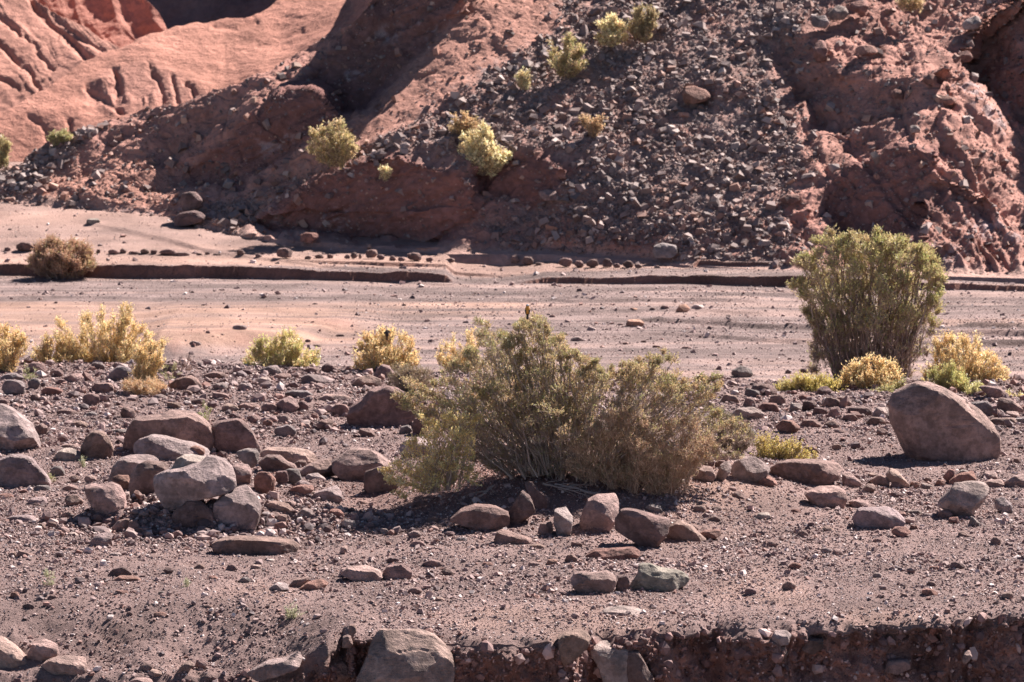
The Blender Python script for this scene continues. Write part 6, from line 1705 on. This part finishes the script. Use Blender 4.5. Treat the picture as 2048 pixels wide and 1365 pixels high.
# dead branches lying under the central shrub
def dead_branch(label, p, seed):
    r = np.random.default_rng(seed)
    pts = np.array([[float(q) for q in at_y(u, v, HD - dd)] for u, v, dd in p])
    pth = [pts]
    n = 7
    paths = []
    K = 12
    for i in range(n):
        a = pts[0] + (pts[-1] - pts[0]) * (0 if i == 0 else r.uniform(0, .6))
        b = a + (pts[-1] - pts[0]) * (1 if i == 0 else r.uniform(.25, .6)) + (0 if i == 0 else 1) * r.normal(0, .11, 3) * np.array([1, 1, .35])
        t = np.linspace(0, 1, K)[:, None]
        w = np.cumsum(r.normal(0, .010, (K, 3)), 0); w -= t * w[-1]
        q = a * (1 - t) + b * t + w
        g0 = terrain(q[:, 0], q[:, 1], fine=False)
        q[:, 2] = np.maximum(np.minimum(q[:, 2], g0 + .10), g0 + .01)
        paths.append(q)
    paths = np.array(paths)
    v, f = tubes(paths, np.linspace(.010, .003, 12)[None].repeat(n, 0) * np.array([1.3] + [.6] * (n - 1))[:, None], 5)
    org = pts[0]
    o = mesh_obj('dead_branch', v - org, f, M_BARK, colors=np.tile((.36, .265, .215), (len(v), 1)))
    o.location = tuple(org)
    tag(o, label, 'dead branch')
dead_branch('bleached dead branch sprawling right over the ground under the shrub', [(1088, 935, .55), (1120, 965, .75), (1170, 990, .95)], 3)
dead_branch('crooked dead root lying left under the shrub', [(985, 940, .5), (972, 965, .7), (955, 990, .9)], 4)
dead_branch('grey dead branch low across the shaded ground under the shrub', [(1110, 950, .6), (1160, 970, .8), (1210, 1000, 1.0)], 6)

# ------------------------------------------------------------------ birds
def loft(rings, seg=20, axis='z'):
    """rings: (z, cx, cy, rx, ry)"""
    v = []
    for z, cx, cy, rx, ry in rings:
        for i in range(seg):
            a = 2 * math.pi * i / seg
            v.append((cx + rx * math.cos(a), cy + ry * math.sin(a), z))
    v = np.array(v); k = len(rings)
    idx = np.arange(k * seg).reshape(k, seg); nx = np.roll(idx, -1, 1)
    return v, np.stack([idx[:-1], nx[:-1], nx[1:], idx[1:]], -1).reshape(-1, 4)

def smooth_rings(r, n):
    r = np.array(r, float)
    t = np.linspace(0, 1, len(r)); q = np.linspace(0, 1, n)
    out = np.stack([np.interp(q, t, r[:, i]) for i in range(5)], 1)
    ker = np.array([.25, .5, .25])
    for _ in range(2):
        o2 = out.copy()
        for i in range(5):
            o2[1:-1, i] = ker[0] * out[:-2, i] + ker[1] * out[1:-1, i] + ker[2] * out[2:, i]
        out = o2
    return out

def bird(label, X, Y, Zf, scale, kind):
    root = bpy.data.objects.new('perched_bird', None)
    COL.objects.link(root)
    root.location = (X, Y, Zf)
    root.scale = (scale,) * 3
    tag(root, label, 'bird')
    R_ = smooth_rings([(.012, 0, .012, .004, .005), (.020, 0, .008, .014, .016), (.035, 0, .002, .022, .024), (.055, 0, -.002, .026, .027), (.075, 0, -.002, .025, .025), (.088, 0, -.001, .020, .020),
                       (.096, 0, -.003, .0155, .017), (.104, 0, -.006, .016, .0175), (.113, 0, -.006, .0145, .016), (.120, 0, -.005, .009, .010), (.1235, 0, -.005, .002, .002)], 40)
    v, f = loft(R_)
    c = np.zeros((len(v), 3))
    z = v[:, 2]
    if kind == 'orange':
        orange = np.array([.62, .27, .045]); black = np.array([.035, .03, .03]); grey = np.array([.20, .22, .25]); ochre = np.array([.40, .20, .06])
        c[:] = orange
        c[z > .106] = grey
        c[z < .030] = black
        side = (np.abs(v[:, 0]) > .012) & (z < .070)
        c[side] = black
        c[(v[:, 1] > .008) & (z < .1)] = ochre
    else:
        c[:] = (.03, .022, .024)
    body = mesh_obj('body', v, f, M_FEATHER, root, colors=c)
    dark = np.array([.035, .028, .03])
    for s in (-1, 1):
        # folded (or half open) wing: a thin curved blade with scalloped hind edge
        n1, n2 = 10, 6
        V_ = []
        for a in range(n1):
            t = a / (n1 - 1)
            for b in range(n2):
                q = b / (n2 - 1) - .5
                if kind == 'orange':
                    px = s * (.024 + .004 * math.sin(math.pi * t) - .012 * t); py = .002 + q * .030 * (1 - t * .7) + .010 * t
                    pz = .088 - .080 * t
                else:
                    px = s * (.020 + .024 * t); py = .004 + .010 * t
                    pz = .092 - .018 * t + q * (.040 * (1 - .35 * t)) - .012 * t * abs(math.sin(b * 2.4)) + s * .006
                V_.append((px, py, pz))
        V_ = np.array(V_)
        back = V_ + np.array([-s * .0025, .002, 0])
        fa = grid_faces(n1, n2)
        allv = np.concatenate([V_, back]); nf = np.concatenate([fa, fa[:, ::-1] + len(V_)])
        mesh_obj('wing', allv, nf, M_FEATHER, root, colors=np.tile(dark, (len(allv), 1)))
    tv, tf = loft(smooth_rings([(.030, 0, .012, .009, .004), (.008, 0, .018, .010, .003), (-.020, 0, .024, .012, .0025), (-.030, 0, .026, .008, .002)], 10), 10)
    mesh_obj('tail', tv, tf, M_FEATHER, root, colors=np.tile(dark, (len(tv), 1)))
    bv, bf = loft([(0, 0, 0, .0045, .004), (.006, 0, 0, .003, .003), (.012, 0, -.0008, .0006, .0006)], 8)
    bv = np.stack([bv[:, 0], -bv[:, 2] - .021, bv[:, 1] + .108], -1)
    mesh_obj('beak', bv, bf, M_FEATHER, root, colors=np.tile((.10, .10, .11), (len(bv), 1)))
    for s in (-1, 1):
        ev, ef = ico(2)
        mesh_obj('eye', ev * .0021 + np.array([s * .0135, -.014, .111]), ef, M_FEATHER, root, colors=np.tile((.005, .005, .005), (len(ev), 1)))
        p = np.array([[(s * .009, .002, .026), (s * .010, -.001, .010), (s * .010, -.002, -.002), (s * .011, -.012, -.004)]])
        lv, lf = tubes(p, np.array([[.0022, .0013, .0012, .0010]]), 6)
        toes = np.array([[(s * .010, -.002, -.002), (s * (.010 + d), -.008, -.003), (s * (.010 + d * 1.6), -.012, -.006)] for d in (-.004, .004)] + [[(s * .010, -.002, -.002), (s * .010, .005, -.003), (s * .010, .008, -.006)]])
        lv2, lf2 = tubes(toes, np.full((3, 3), .0009), 5)
        mesh_obj('leg', np.concatenate([lv, lv2]), np.concatenate([lf, lf2 + len(lv)]), M_FEATHER, root, colors=np.tile((.09, .07, .06), (len(lv) + len(lv2), 1)))
    return root
bx, by, bz = at_y(1055, 634, HD - .15)
bird('small orange breasted bird with black wings perched on top of the central shrub', float(bx), float(by), float(bz), 1.12, 'orange')
gy_ = hit(775, 748, 70)[1] + .5
bx, by, bz = at_y(774, 677, gy_ - .1)
bird('small blackish bird with ruffled half open wings on the round golden shrub', float(bx), float(by), float(bz), .95, 'dark')
